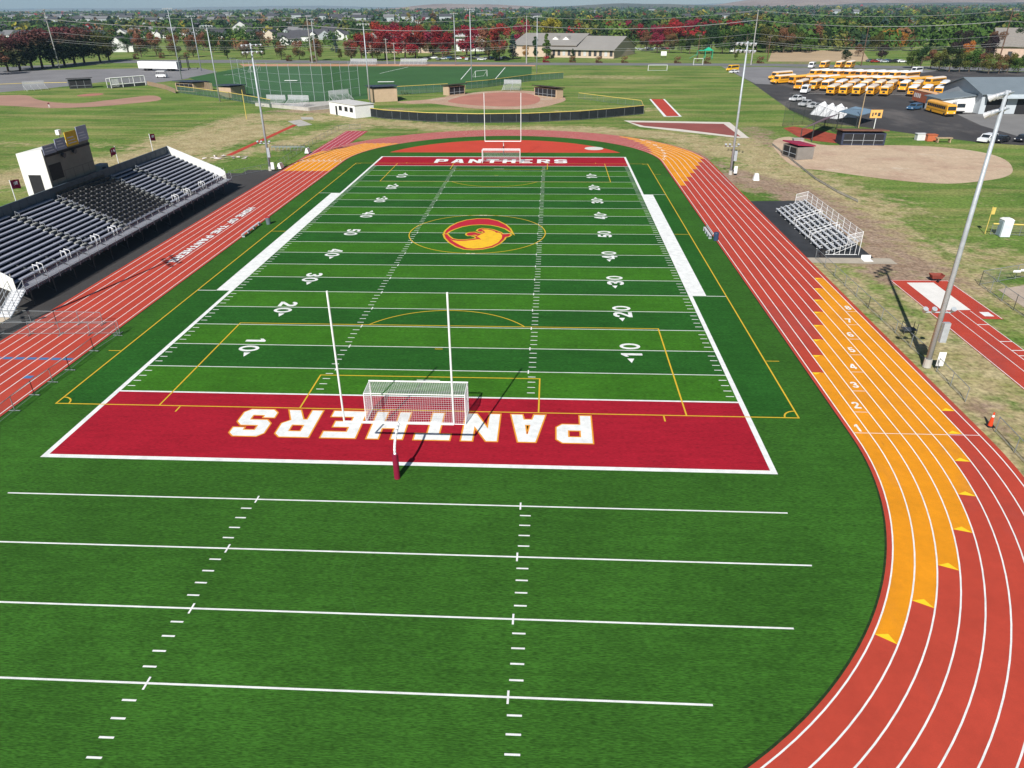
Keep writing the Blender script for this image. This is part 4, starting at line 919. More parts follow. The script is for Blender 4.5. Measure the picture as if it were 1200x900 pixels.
struct('lot_old_asphalt', MB().poly(ppl(845, 77.6, 1000, 80.1, 1100, 82.5, 1060, 88, 925, 90, 905, 99, 885, 98), ZG + .02), M_asph2)
struct('lot_concrete', MB().poly(ppl(1122, 134, 1145, 133.5, 1230, 134, 1230, 170, 1195, 160, 1150, 147), ZG + .02), mat('lot_concrete_grey', (.20, .195, .19), .9, .12, .1, 5))
struct('lot_lines', MB().obox(xy(925, 109), xy(1062, 110.5), .25, ZG + .024, ZG + .028).obox(xy(880, 92.6), xy(902, 92.3), .2, ZG + .024, ZG + .028), M_wht)
struct('vault_area', MB().poly(ppl(738, 143, 848, 145, 868, 160, 795, 151, 755, 147.5), ZG + .03), mat('vault_brown', (.26, .075, .060), .8, .1, .2))
struct('vault_area_border', MB().poly(ppl(731, 141, 855, 143, 878, 161.5, 866, 161.5, 790, 153, 750, 148.5), ZG + .02), mat('pale_concrete', (.62, .57, .50), .85, .08, .5))
struct('far_runway', MB().poly(ppl(763, 116, 777, 116, 796, 136, 781, 136), ZG + .03), M_trk)
struct('far_runway_border', MB().poly(ppl(761, 116, 779, 116, 799, 136.5, 778, 136.5), ZG + .02), M_wht)
struct('dry_lot', MB().poly(ppl(905, 60, 1010, 58, 1020, 72, 900, 72), ZG + .01), mat('straw', (.42, .31, .19), .95, .18, .02, 6))
struct('red_bark', MB().poly(ppl(918, 150, 930, 148, 960, 153, 985, 158, 985, 168, 955, 165, 935, 160), ZG + .03), mat('bark_red', (.30, .055, .03), .95, .3, .5))
# ---- generic block builder
def box_thing(name, label, cat, a, b, w_, h, m, part, top=None, group=None, z0=0):
    """box along the ground line a-b (front edge), depth w_ to the far side"""
    A = Vector((a[0], a[1], 0)); B = Vector((b[0], b[1], 0)); d = (B - A).normalized(); n = Vector((-d.y, d.x, 0))
    g = T(name, label, cat, (A.x, A.y, 0), group); q = [A, B, B + n * w_, A + n * w_]
    MB().slab([(p.x, p.y) for p in q], z0, h).build(part, m, g); return g, q, d, n
def dugout(a, b, w_, h, label, wallm, roofm, open_=True, group=None, over=.5):
    g, q, d, n = box_thing('dugout', label, 'dugout', a, b, w_, h * .96, wallm, 'wall', group=group)
    A, B, C, D = q; e = over
    r = [A - d * e - n * e * 1.5, B + d * e - n * e * 1.5, C + d * e + n * e * .6, D - d * e + n * e * .6]
    MB().add([(p.x, p.y, h + .35 * (1 if i < 2 else 0)) for i, p in enumerate(r)] + [(p.x, p.y, h + .22 + .35 * (1 if i < 2 else 0)) for i, p in enumerate(r)],
             [(3, 2, 1, 0), (4, 5, 6, 7), (0, 1, 5, 4), (1, 2, 6, 5), (2, 3, 7, 6), (3, 0, 4, 7)]).build('roof', roofm, g)
    if open_:
        m = MB(); L_ = (B - A).length; p0 = A + d * .4 - n * .03; p1 = B - d * .4 - n * .03; m.quad((p0.x, p0.y, .3), (p1.x, p1.y, .3), (p1.x, p1.y, h * .88), (p0.x, p0.y, h * .88)); m.build('opening_shade', M_blk, g)  # black sheet on the solid wall stands for shade inside the open front
        m = MB(); k = max(2, int(L_ / 2.2))
        for i in range(1, k): p = A + d * L_ * i / k - n * .08; m.tube(p, p + Vector((0, 0, h * .9)), .05, n=4)
        m.tube(p0 - n * .05 + Vector((0, 0, 1)), p1 - n * .05 + Vector((0, 0, 1)), .05, n=4); m.build('front_rail', M_galv, g)
    return g
M_rfn = mat('roof_navy', (.045, .058, .085), .6, .12, .5); M_rfb = mat('roof_brown', (.05, .035, .03), .7, .2, .5); M_tanb = mat('tan_block', (.46, .34, .23), .85, .08, .8)
dugout(xy(526, 112.3), xy(545, 110.3), 3, 3.0, 'black fronted dugout left of the far softball backstop', M_tanb, M_rfb)
dugout(xy(626, 112.2), xy(652, 115.4), 3, 2.9, 'brown roofed dugout right of the far softball backstop', M_tanb, M_rfb)
dugout(xy(82, 104.2), xy(109, 102.8), 3.5, 3.2, 'dark free-standing dugout beside the left baseball infield', M_dark, M_blk)
dugout(xy(207, 106.5), xy(228, 108), 7, 3.0, 'tan dugout with navy roof between the ball field and the turf field', M_tanb, M_rfn)
dugout(xy(256, 113.8), xy(272, 114.6), 7, 3.4, 'tan brick dugout with navy roof beside the tall net', M_tanb, M_rfn, False)
dugout(xy(437, 120), xy(466, 118.6), 8, 4.2, 'tan concession hut with navy roof beside the white hut', M_tanb, M_rfn, False)
# white framed dugout
a, b2 = xy(131, 103.5), xy(171, 100); g, q, d, n = box_thing('dugout', 'white framed dugout with mesh panels by the left ball field', 'dugout', a, b2, 3, 1.0, M_dark, 'bench_wall')
A, B, C, D = q; m = MB()
for i in range(4):
    p = A + (B - A) * i / 3; m.tube(p, p + Vector((0, 0, 3.6)), .15, n=4); m.tube(p + n * 3, p + n * 3 + Vector((0, 0, 3.2)), .12, n=4); m.tube(p + Vector((0, 0, 3.6)), p + n * 3 + Vector((0, 0, 3.2)), .12, n=4)
m.tube(A + Vector((0, 0, 3.6)), B + Vector((0, 0, 3.6)), .16, n=4); m.tube(A + Vector((0, 0, 1.2)), B + Vector((0, 0, 1.2)), .12, n=4); m.build('frame', M_paintw, g)
m = MB(); p = A + d * 3.2; m.quad((A.x, A.y, .5), (p.x, p.y, .5), (p.x, p.y, 3.5), (A.x, A.y, 3.5)); m.build('end_panel', M_paintw, g)
m = MB(); m.quad((A.x, A.y, 1), (B.x, B.y, 1), (B.x, B.y, 3.5), (A.x, A.y, 3.5)); m.build('mesh_panel', mesh_mat('dug_mesh', (.3, .3, .32), .45), g)
# small white hut with three windows
a, b2 = xy(387, 133.2), xy(417, 138.8); g, q, d, n = box_thing('white_hut', 'small white hut with three windows and a door at the fence end', 'hut', a, b2, 6, 3.3, M_paintw, 'wall')
A, B, C, D = q
for t0, t1, z0, z1, nm in ((.24, .31, .05, 2.4, 'door'), (.38, .50, 1.4, 2.6, 'window'), (.60, .72, 1.4, 2.6, 'window'), (.80, .92, 1.4, 2.6, 'window')):
    p0 = A + (B - A) * t0 - n * .03; p1 = A + (B - A) * t1 - n * .03; MB().quad((p0.x, p0.y, z0), (p1.x, p1.y, z0), (p1.x, p1.y, z1), (p0.x, p0.y, z1)).build(nm, M_blk, g)
MB().slab([(p.x, p.y) for p in [A - d * .2 - n * .2, B + d * .2 - n * .2, C + d * .2 + n * .2, D - d * .2 + n * .2]], 3.3, 3.42).build('roof', mat('roof_pale', (.55, .54, .52), .7), g)
# outfield fences of the far softball field
fence(ppl(426, 135.5, 450, 139, 500, 142.5, 560, 144, 620, 143.3, 680, 140.5, 720, 137, 754, 133.5), 2.2, 'outfield_fence', 'curved outfield fence with black screens and yellow cap behind the D shaped area', sheet=M_screen, cap=1, post=3.0)
fence(ppl(754, 133, 751, 125, 715, 120.5, 678, 115.5), 1.7, 'side_fence', 'see-through fence with yellow cap along the right side of far softball field', cap=1, post=3.2)
fence(ppl(466, 111, 500, 109, 525, 107.5), 2.6, 'windscreen_fence', 'green screened fence with yellow cap left of the far softball dugout', sheet=mesh_mat('green_screen', (.05, .12, .08), .75), cap=1, post=2.6)
fence(ppl(546, 104.5, 572, 102, 622, 95, 660, 92), 2.4, 'windscreen_fence', 'screened fence with yellow cap between softball backstop and turf field', sheet=mesh_mat('green_screen', (.05, .12, .08), .75), cap=1, post=2.6)
fence(ppl(173, 100, 195, 105, 206, 109.5), 1.6, 'ball_field_fence', 'wood boarded fence beside the white framed dugout', sheet=mat('brown_board', (.28, .19, .12), .85, .2, 1), post=2.6)
fence(ppl(209, 108.5, 235, 112, 270, 117, 300, 122.5, 318, 126), 2.2, 'ball_field_fence', 'green screened fence with yellow cap along the ball field foul line', sheet=mesh_mat('green_screen2', (.045, .10, .06), .7), cap=1, post=2.6)
fence(ppl(-40, 105.5, 0, 103.8, 28, 102.5, 80, 101.5), 1.5, 'ball_field_fence', 'thin fence with yellow rail along the left lot', cap=1, post=3.4)
m = fence(ppl(222, 104, 250, 108), 3.0, 'ball_field_fence', 'brown slatted fence with tan top between the two navy roofed dugouts', sheet=mesh_mat('slat_tan', (.30, .22, .15), .7), cap=None, post=1.6, pm=M_wood)
# yellow foul pole left
p = P(289, 139.5); tag(MB().tube((p.x, p.y, 0), (p.x, p.y, 7.5), .09, n=6).build('foul_pole', M_ylw), 'yellow foul pole standing at the corner of left ball field', 'foul pole')
# paved walk in front of bleachers
struct('bleacher_walk', MB().poly(ppl(285, 116.5, 330, 121, 392, 118, 420, 118, 385, 127.5, 362, 129.5, 310, 124), ZG + .03), M_conc)
tag(MB().obox(xy(300, 124), xy(362, 129.7), .4, ZG, .9).obox(xy(362, 129.7), xy(386, 126.5), .4, ZG, .9).build('retaining_wall', M_conc), 'low grey retaining wall below the two far bleachers', 'wall')
def small_bleacher(u0, v0, u1, v1, rows, label, h=None, group=None):
    a, b_ = xy(u0, v0), xy(u1, v1); A = Vector((a[0], a[1], 0)); B = Vector((b_[0], b_[1], 0)); d = (B - A).normalized(); n = Vector((-d.y, d.x, 0))
    g = T('bleacher', label, 'bleacher', (A.x, A.y, 0), group)
    for i in range(rows):
        MB().obox(A + n * (.7 * i + .1), B + n * (.7 * i + .1), .34, .42 + .3 * i, .48 + .3 * i).build('bench', M_alu, g)
    m = MB(); k = max(2, int((B - A).length / 2.2)); zt_ = .45 + .3 * rows
    for i in range(k + 1):
        p = A + (B - A) * i / k; m.tube(p, p + n * .7 * rows + Vector((0, 0, zt_ - .2)), .05, n=4); m.tube(p + n * .7 * rows, p + n * .7 * rows + Vector((0, 0, zt_ + 1.1)), .05, n=4)
    for z_ in (.3, .7, 1.1): m.tube(A + n * .7 * rows + Vector((0, 0, zt_ + z_)), B + n * .7 * rows + Vector((0, 0, zt_ + z_)), .045, n=4)
    m.build('frame', M_alu, g); m = MB(); q0 = A + n * (.7 * rows - .05); q1 = B + n * (.7 * rows - .05)
    m.quad((q0.x, q0.y, zt_ - .2), (q1.x, q1.y, zt_ - .2), (q1.x, q1.y, zt_ + 1.1), (q0.x, q0.y, zt_ + 1.1)); m.build('back_mesh', mesh_mat('bl_mesh2', (.55, .56, .58), .5), g); return g
small_bleacher(307, 125, 329, 125.5, 5, 'silver bleacher directly right of the tall net light pole')
small_bleacher(332, 125.3, 356, 126, 5, 'silver bleacher in front of the turf field, next to another on its left')
small_bleacher(392, 119.5, 415, 117.5, 5, 'small silver bleacher behind the white hut')
small_bleacher(588, 106.5, 608, 106.8, 6, 'silver bleacher behind the far softball home plate')
small_bleacher(32, 107, 57, 105.2, 5, 'silver bleacher on the grass beside the dark free-standing dugout')
small_bleacher(409, 77, 440, 77, 5, 'white bleacher on the far touchline of turf field below the brown trees')
small_bleacher(468, 77, 499, 77, 5, 'white bleacher on the far touchline of turf field below the red maples')
# tall net on slender poles in front of the turf field
npx = [(276, 106), (284, 109), (291, 111.5), (298, 113.5), (306, 114.5), (318, 116), (331, 117.5), (343, 117.8), (355, 118.2), (369, 118.6), (381, 119), (392, 117.5), (402, 115), (412, 114), (422, 112.5)]
pts = [xy(*q) for q in npx]; g = T('ball_stop_net', 'tall ball stop net on slender poles before the turf field', 'net', (pts[0][0], pts[0][1], 0)); m = MB(); s_ = MB()
for p in pts: m.tube((p[0], p[1], 0), (p[0], p[1], 11), .07, n=5)
for a, b_ in zip(pts, pts[1:]):
    for z_ in (11, 8, 5.5, 2.8): m.tube((a[0], a[1], z_), (b_[0], b_[1], z_), .03, n=3)
    s_.quad((a[0], a[1], .2), (b_[0], b_[1], .2), (b_[0], b_[1], 11), (a[0], a[1], 11))
m.build('net_pole', M_galv, g); s_.build('netting', M_gnet, g)
def far_goal(u, v, w_, lab, ang=0, h=2.44):
    p = P(u, v); g = T('soccer_goal', lab, 'soccer goal', (p.x, p.y, 0)); c, s2 = math.cos(ang), math.sin(ang)
    f = lambda x, y, z_: (p.x + x * c - y * s2, p.y + x * s2 + y * c, z_)
    m = MB(); m.path([f(-w_ / 2, 0, 0), f(-w_ / 2, 0, h), f(w_ / 2, 0, h), f(w_ / 2, 0, 0)], .1, 5); m.build('goal_frame', M_paintw, g)
    m = MB(); m.path([f(-w_ / 2, 0, h), f(-w_ / 2, 2, .05), f(w_ / 2, 2, .05), f(w_ / 2, 0, h)], .05, 4); m.build('back_frame', M_paintw, g)
far_goal(770.5, 83, 8.6, 'white soccer goal on the grass practice field'); far_goal(300, 83.5, 7.3, 'white goal on the turf field behind the tall net', 1.3)
far_goal(564, 90, 7.3, 'white goal on the turf field near its far right corner', .9); far_goal(818, 76.3, 4.5, 'small square goal at the road edge of the practice field', 0, 3)
tag(MB().obox(xy(334, 96), xy(349, 96), 1.6, .5, .62).build('turf_bench', M_paintw), 'white bench on the turf field seen through the net', 'bench')
tag(MB().obox(xy(443, 97.6), xy(462, 97.4), 1.2, .5, .62).build('turf_bench', M_paintw), 'white bench on the turf field right of the light pole', 'bench')
for i, u in enumerate((288, 291.2, 294.2)): p = P(u, 117.5 + i * .3); tag(MB().tube((p.x, p.y, 0), (p.x, p.y, 1.3), .45, .5, n=8).build('barrel', M_navy), ['leftmost', 'middle', 'rightmost'][i] + ' of three dark blue barrels below the tall net', 'barrel')
# ------------------------------------------------------------------ right softball field furniture
dugout(xy(916, 182), xy(933, 187.5), 3.6, 2.4, 'small dugout with flat maroon roof beside the right softball infield', mat('grey_wall', (.22, .20, .18), .8), mat('roof_maroon', (.30, .02, .06), .6, .08, 1), True, over=.15)
dugout(xy(985, 170), xy(1036, 170.5), 4, 2.6, 'long navy fronted dugout behind the right softball infield', M_navy, mat('roof_rust', (.16, .075, .05), .7), True, over=.3)
fence(ppl(905, 170, 930, 190, 955, 210, 980, 225, 1005, 237), .35, 'field_edge_rail', 'low pale pipe edging curving along the right softball infield', sheet=mat('pipe_beige', (.5, .45, .36), .7), rail=True, post=4)
p = P(1023, 155); g = T('scoreboard_sign', 'orange square notice on a post above the long dugout', 'sign', (p.x, p.y, 0)); MB().tube((p.x, p.y, 0), (p.x, p.y, 3.2), .09).build('post', M_paintw, g)
MB().box(p.x - 1.5, p.x + 1.2, p.y - .1, p.y + .1, 3.2, 5.0).build('panel', mat('sign_orange', (.80, .42, .12), .6), g)
m = MB()
for k, (a, b_) in enumerate(((-1.1, -.8), (-.5, -.1), (.2, .8))): m.box(p.x + a, p.x + b_, p.y - .13, p.y - .105, 3.6 + .3 * (k % 2), 4.4)
m.build('figures', M_dark, g)
p = P(1006, 150); g = T('light_mast', 'wooden mast with one lamp beside the blue tarp roof', 'pole', (p.x, p.y, 0)); MB().tube((p.x, p.y, 0), (p.x, p.y, 8.6), .13, .1).build('mast', M_wood, g); MB().tube((p.x, p.y, 8.6), (p.x, p.y - .3, 9.2), .3, .2, n=8).build('lamp_head', M_paintw, g)
fence(ppl(917, 148, 940, 146, 965, 150, 985, 156, 1003, 158), 5.5, 'backstop_fence', 'tall dark backstop fence behind the right softball plate', sheet=mesh_mat('dark_mesh', (.04, .05, .05), .22), pm=M_dark, post=4)
fence(ppl(925, 129, 955, 145, 984, 158), 4.5, 'lot_fence', 'dark chain link fence between grass and the bus lot', sheet=mesh_mat('dark_mesh', (.04, .05, .05), .22), pm=M_dark, post=5)
g = T('mauve_shelter', 'sloping mauve sheet roof shelter beside the maroon roofed dugout', 'shelter', (*xy(950, 158), 0)); q = ppl(938, 163, 951, 166, 980, 152, 966, 149)
m = MB(); zz = (1.2, 2.6, 2.6, 1.2); m.add([(a, b_, z_ + 1) for (a, b_), z_ in zip(q, zz)] + [(a, b_, z_ + 1.12) for (a, b_), z_ in zip(q, zz)], [(3, 2, 1, 0), (4, 5, 6, 7), (0, 1, 5, 4), (1, 2, 6, 5), (2, 3, 7, 6), (3, 0, 4, 7)]); m.build('roof', mat('sheet_mauve', (.19, .12, .14), .6, .1, .5), g)
m = MB(); [m.tube((a, b_, 0), (a, b_, z_ + 1), .1, n=4) for (a, b_), z_ in zip(q, zz)]; m.build('post', M_dark, g)
g = T('blue_shelter', 'low shelter with faded blue sheet roof beside the bus lot', 'shelter', (*xy(1000, 150), 0)); q = ppl(981, 143.5, 1003, 149.5, 1025, 143, 1000, 137.5)
m = MB(); m.add([(a, b_, 2.6) for a, b_ in q] + [(a, b_, 2.75) for a, b_ in q], [(3, 2, 1, 0), (4, 5, 6, 7), (0, 1, 5, 4), (1, 2, 6, 5), (2, 3, 7, 6), (3, 0, 4, 7)]); m.build('roof', mat('sheet_blue', (.18, .27, .36), .6, .1, .5), g)
m = MB(); [m.tube((a, b_, 0), (a, b_, 2.6), .1, n=4) for a, b_ in q]; m.build('post', M_dark, g)
random.seed(11); g = T('tarp_heap', 'long white tarpaulin heap on the bus lot edge', 'tarpaulin', (*xy(975, 132), 0)); m = MB(); A = P(960, 133); B = P(992, 139)
nn = 10
for i in range(nn + 1):
    p = A.lerp(B, i / nn); h_ = 2.4 + 1.0 * math.sin(i * 2.1) + random.uniform(-.3, .3) if 0 < i < nn else .3
    d = (B - A).normalized(); n_ = Vector((-d.y, d.x, 0)); w_ = 3.2 + random.uniform(-.5, .5)
    m.v += [tuple(p - n_ * w_), tuple(p - n_ * w_ * .4 + Vector((0, 0, h_ * .8))), tuple(p + n_ * .3 + Vector((0, 0, h_))), tuple(p + n_ * w_)]
for i in range(nn):
    for k in range(3): m.f.append((4 * i + k, 4 * i + 4 + k, 4 * i + 5 + k, 4 * i + 1 + k)); m.m.append(0)
m.build('tarpaulin', mat('tarp_pure', (.70, .71, .73), .6, .05, 2), g)
for i, (u, v, c, lb) in enumerate([(1078, 164, (.6, .6, .6), 'white crate at the edge of the lot behind the right softball outfield'), (1090, 165, (.45, .12, .05), 'rust red crate between the white crate and the bench'), (934, 170, (.35, .33, .30), 'low grey utility box beside the maroon roofed dugout')]):
    p = P(u, v); tag(MB().box(p.x - 1, p.x + 1, p.y - .7, p.y + .7, 0, 1.3).box(p.x - 1.1, p.x + 1.1, p.y - .8, p.y + .8, 1.301, 1.42).build('crate', mat('crate_%d' % i, c, .7, .1, 2)), lb, 'crate')
g = T('wood_bench', 'tan bench table at the lot edge right of the red crate', 'table', (*xy(1105, 167), 0)); p = P(1105, 167)
MB().box(p.x - 1.7, p.x + 1.7, p.y - .5, p.y + .5, .9, 1.05).build('top', M_wood, g)
for s_ in (-1.3, 1.3): MB().box(p.x + s_ - .1, p.x + s_ + .1, p.y - .45, p.y + .45, 0, .9).build('leg', M_wood, g)
# ------------------------------------------------------------------ bus depot
g = T('depot_building', 'grey blue metal depot with two dark open bays', 'building', (127, 168, 0))
X0, X1, YA, YB, EZ, RZ = P(1146, 133.5).x, 210, P(1146, 133.5).y, P(1146, 133.5).y + 22, 5.2, 8.2
M_sid = mat('depot_siding', (.46, .50, .53), .5, .05, .5); M_rfg = mat('depot_roof', (.17, .205, .23), .5, .07, .3)
MB().add([(X0, YA, 0), (X1, YA, 0), (X1, YB, 0), (X0, YB, 0), (X0, YA, EZ), (X1, YA, EZ), (X1, YB, EZ), (X0, YB, EZ), (X0, (YA + YB) / 2, RZ), (X1, (YA + YB) / 2, RZ)],
         [(0, 1, 5, 4), (1, 2, 6, 9, 5), (2, 3, 7, 6), (3, 0, 4, 8, 7)]).build('wall', M_sid, g)
m = MB(); ym = (YA + YB) / 2
for y0_, y1_ in ((YA - .8, ym), (YB + .8, ym)):
    ze = EZ - .2; q = [(X0 - .8, y0_, ze), (X1, y0_, ze), (X1, y1_, RZ + .05), (X0 - .8, y1_, RZ + .05)]
    m.add(q + [(a, b_, c + .18) for a, b_, c in q], [(3, 2, 1, 0), (4, 5, 6, 7), (0, 1, 5, 4), (1, 2, 6, 5), (3, 0, 4, 7)])
m.build('roof', M_rfg, g)
for i, (xa, xb_) in enumerate(((X0 + 1.5, X0 + 6.8), (X0 + 9.5, X0 + 14.8), (X0 + 20, X0 + 25))):
    MB().box(xa, xb_, YA - .05, YA - .01, 0, 4.2).build('bay_shade', M_blk, g)  # black panels painted in for the shade inside the open bays
MB().add([(X0 + .5, YA - 2.2, 4.1), (X1, YA - 2.2, 4.1), (X1, YA - .85, 4.9), (X0 + .5, YA - .85, 4.9), (X0 + .5, YA - 2.2, 4.25), (X1, YA - 2.2, 4.25), (X1, YA - .85, 5.05), (X0 + .5, YA - .85, 5.05)], [(3, 2, 1, 0), (4, 5, 6, 7), (0, 1, 5, 4), (3, 0, 4, 7)]).build('canopy', mat('canopy_pale', (.42, .47, .50), .4), g)
MB().add([(X0 - 9, YA + 3, 0), (X0 - .01, YA + 3, 0), (X0 - .01, YA + 12, 0), (X0 - 9, YA + 12, 0), (X0 - 9, YA + 3, 3.4), (X0 - .01, YA + 3, 4.4), (X0 - .01, YA + 12, 4.4), (X0 - 9, YA + 12, 3.4)], [(0, 1, 5, 4), (2, 3, 7, 6), (3, 0, 4, 7)]).build('annex_wall', mat('annex_white', (.68, .69, .68), .5), g)
MB().add([(X0 - 9.6, YA + 2.4, 3.35), (X0 - .01, YA + 2.4, 4.45), (X0 - .01, YA + 12.6, 4.45), (X0 - 9.6, YA + 12.6, 3.35), (X0 - 9.6, YA + 2.4, 3.55), (X0 - .01, YA + 2.4, 4.65), (X0 - .01, YA + 12.6, 4.65), (X0 - 9.6, YA + 12.6, 3.55)], [(3, 2, 1, 0), (4, 5, 6, 7), (0, 1, 5, 4), (2, 3, 7, 6), (3, 0, 4, 7)]).build('annex_roof', M_rfg, g)
MB().box(X0 - 4, X0 - 2.6, YA + 2.94, YA + 2.99, 0, 2.2).build('door', M_dark, g)
# ------------------------------------------------------------------ buses, cars
def body_shape(L_, wd, prof):
    """extrude a side profile [(x, z)...] across width wd"""
    n = len(prof); m = MB(); m.add([(x, -wd / 2, z_) for x, z_ in prof] + [(x, wd / 2, z_) for x, z_ in prof], [tuple(range(n)), tuple(range(2 * n - 1, n - 1, -1))] + [((i + 1) % n, i, n + i, n + (i + 1) % n) for i in range(n)]); return m
def wheels(g, xs, wd, r=.48, name='wheel', m=None):
    for x in xs:
        for s_ in (-1, 1): MB().tube((x, s_ * (wd / 2 - .14), r), (x, s_ * (wd / 2 + .02), r), r, n=12).build(name, m or M_blk, g, local=True)
M_bus = mat('bus_yellow', (.80, .36, .022), .4, .05, .5, rnd=.10); M_busr = mat('bus_roof', (.76, .66, .56), .45, .05, .5, rnd=.12); M_glass = mat('dark_glass', (.02, .025, .03), .15, .2, 1, spec=.6)
def make_bus(flat=False, roofm=None, bodym=None, name='school_bus'):
    g = T(name, 'x', 'bus', (0, 0, 0)); L_ = 11.6; w_ = 2.44; f = L_ / 2
    bodym = bodym or M_bus; roofm = roofm or M_busr
    if flat: prof = [(-f, .45), (f, .45), (f, 1.3), (f - .1, 2.7), (f - .25, 2.75), (-f, 2.75)]
    else: prof = [(-f, .45), (f, .45), (f, 1.25), (f - .25, 1.5), (f - 1.7, 1.6), (f - 1.95, 2.7), (f - 2.1, 2.75), (-f, 2.75)]
    body_shape(L_, w_, prof).build('body', bodym, g, local=True)
    xe = f - (.25 if flat else 2.1); m = MB(); sec = [(-1.22, 2.751), (-1.12, 2.98), (-.75, 3.12), (0, 3.18), (.75, 3.12), (1.12, 2.98), (1.22, 2.751)]; k = len(sec)
    m.add([(-f, y, z_) for y, z_ in sec] + [(xe, y, z_) for y, z_ in sec], [tuple(range(k - 1, -1, -1)), tuple(range(k, 2 * k))] + [(i, i + 1, k + i + 1, k + i) for i in range(k - 1)]); m.build('roof', roofm, g, local=True)
    for s_ in (-1, 1):
        m = MB(); n = 10; x0 = -f + .5; ww = (xe - .7 - x0) / n
        for i in range(n): m.box(x0 + i * ww, x0 + (i + 1) * ww - .16, min(s_ * 1.225, s_ * 1.245), max(s_ * 1.225, s_ * 1.245), 1.75, 2.5)
        m.build('side_windows', M_glass, g, local=True)
        MB().box(-f + .1, xe, min(s_ * 1.225, s_ * 1.24), max(s_ * 1.225, s_ * 1.24), 1.1, 1.18).build('rub_rail', M_blk, g, local=True)
    MB().box(-f - .02, -f - .005, -.95, .95, 1.75, 2.45).box(-f - .02, -f - .005, -.4, .4, 1.0, 1.55).build('rear_window', M_glass, g, local=True)
    MB().box(-f - .18, -f - .001, -1.2, 1.2, .5, .8).build('rear_bumper', M_blk, g, local=True)
    xw = f - (0 if flat else 1.8); MB().add([(xw + .03, -1.05, 1.65), (xw + .03, 1.05, 1.65), (xw - .08, 1.05, 2.6), (xw - .08, -1.05, 2.6)], [(0, 1, 2, 3)]).xform(Matrix.Translation((.06, 0, 0))).build('windscreen', M_glass, g, local=True)
    MB().box(f + .001, f + .2, -1.2, 1.2, .45, .75).build('front_bumper', M_blk, g, local=True)
    for s_ in (-1, 1): MB().tube((f, s_ * .85, 1.0), (f + .03, s_ * .85, 1.0), .14, n=8).build('headlight', M_paintw, g, local=True)
    wheels(g, (f - 1.1, -f + 3.0), w_); return g
BUS = make_bus(); BUSW = make_bus(roofm=mat('bus_roof_white', (.80, .80, .80), .45, rnd=.05)); BUSF = make_bus(True, roofm=mat('bus_roof_yellow', (.80, .42, .08), .45, rnd=.1))
index_children(); state = {}
def hd(a, b_): a = P(*a); b_ = P(*b_); return math.atan2(b_.y - a.y, b_.x - a.x)
h1 = hd((972, 112), (985, 106.2))
row1 = [972, 986.5, 1002, 1018, 1034.5, 1067, 1083, 1098]
def put_bus(pr, u, v, rz, label, back=0, grp='parked school buses'):
    p = P(u, v); d = Vector((math.cos(rz), math.sin(rz), 0)); c = p + d * back; return place(pr, state, (c.x, c.y, ZG + .02), rz, label, group=grp)
for i, u in enumerate(row1): put_bus(BUSW if i in (2, 5, 6, 7) else BUS, u, 112 + i * .25, h1, f'yellow school bus parked tail towards the field, {nth(i)} from the left in the nearest row', 5.8)
row2 = [933.5, 950, 964, 980, 995, 1010, 1026, 1040, 1056, 1071, 1103]
for i, u in enumerate(row2): put_bus(BUSW if i in (2, 3, 8, 10) else BUS, u, 106 + i * .22, h1 + math.pi, f'yellow school bus nose towards the field, {nth(i)} from the left in the second row', -5.8)
h3 = hd((930, 97), (958, 94.5))
for i in range(11): put_bus(BUSW if i in (2, 6) else (BUSF if i % 3 == 0 else BUS), 938 + i * 15.5, 98 + i * .28, h3 + math.pi, f'yellow school bus showing its windows, {nth(i)} from the left in the angled middle row', 0)
for i in range(9): put_bus(BUSW, 958 + i * 13.2, 90.4 + i * .35, h3 + math.pi, f'pale roofed school bus, {nth(i)} from the left in the row behind the angled buses', 0)
put_bus(BUS, 914, 93, h3 + math.pi, 'school bus parked apart at the left end, behind the other', 0); put_bus(BUS, 917, 97.5, h3 + math.pi, 'school bus parked apart at the left end, nearer the field', 0)
for i, u in enumerate((963, 981, 993)): put_bus(BUS, u, 80.5, h1 + math.pi, f'school bus parked by the road, {nth(i)} from the left of three', -5)
hs_ = hd((1086, 129.5), (1113, 137))
put_bus(BUSF, 1101, 133.5, hs_, 'nearest yellow school bus, long side showing, beside the depot')
bw = make_bus(True, roofm=mat('bus_white_roof', (.72, .72, .72), .4), bodym=mat('bus_white', (.70, .68, .66), .4), name='coach'); index_children(); p = P(1112, 130); place(bw, state, (p.x, p.y, ZG + .02), hs_, 'white bus parked between the yellow bus and the depot'); bw['category'] = 'bus'
p = P(1084, 124); g = T('cargo_trailer', 'long rust red cargo trailer with white lettering beside the blue car', 'trailer', (p.x, p.y, ZG + .02)); g.rotation_euler = (0, 0, hs_)
MB().box(-6.5, 6.5, -1.25, 1.25, 1.0, 3.9).build('cargo_box', mat('cargo_red', (.42, .12, .06), .5, .08, .5), g, local=True); MB().box(-6.6, 6.6, -1.3, 1.3, 3.901, 3.98).build('roof', mat('cargo_roof', (.72, .42, .22), .5), g, local=True)
m = MB(); [m.box(-5.6 + i * 1.1, -4.9 + i * 1.1, -1.27, -1.255, 2.0, 3.2) for i in range(4)]; m.build('side_print', M_paintw, g, local=True); wheels(g, (-4.8, -3.7, 4.5), 2.4)
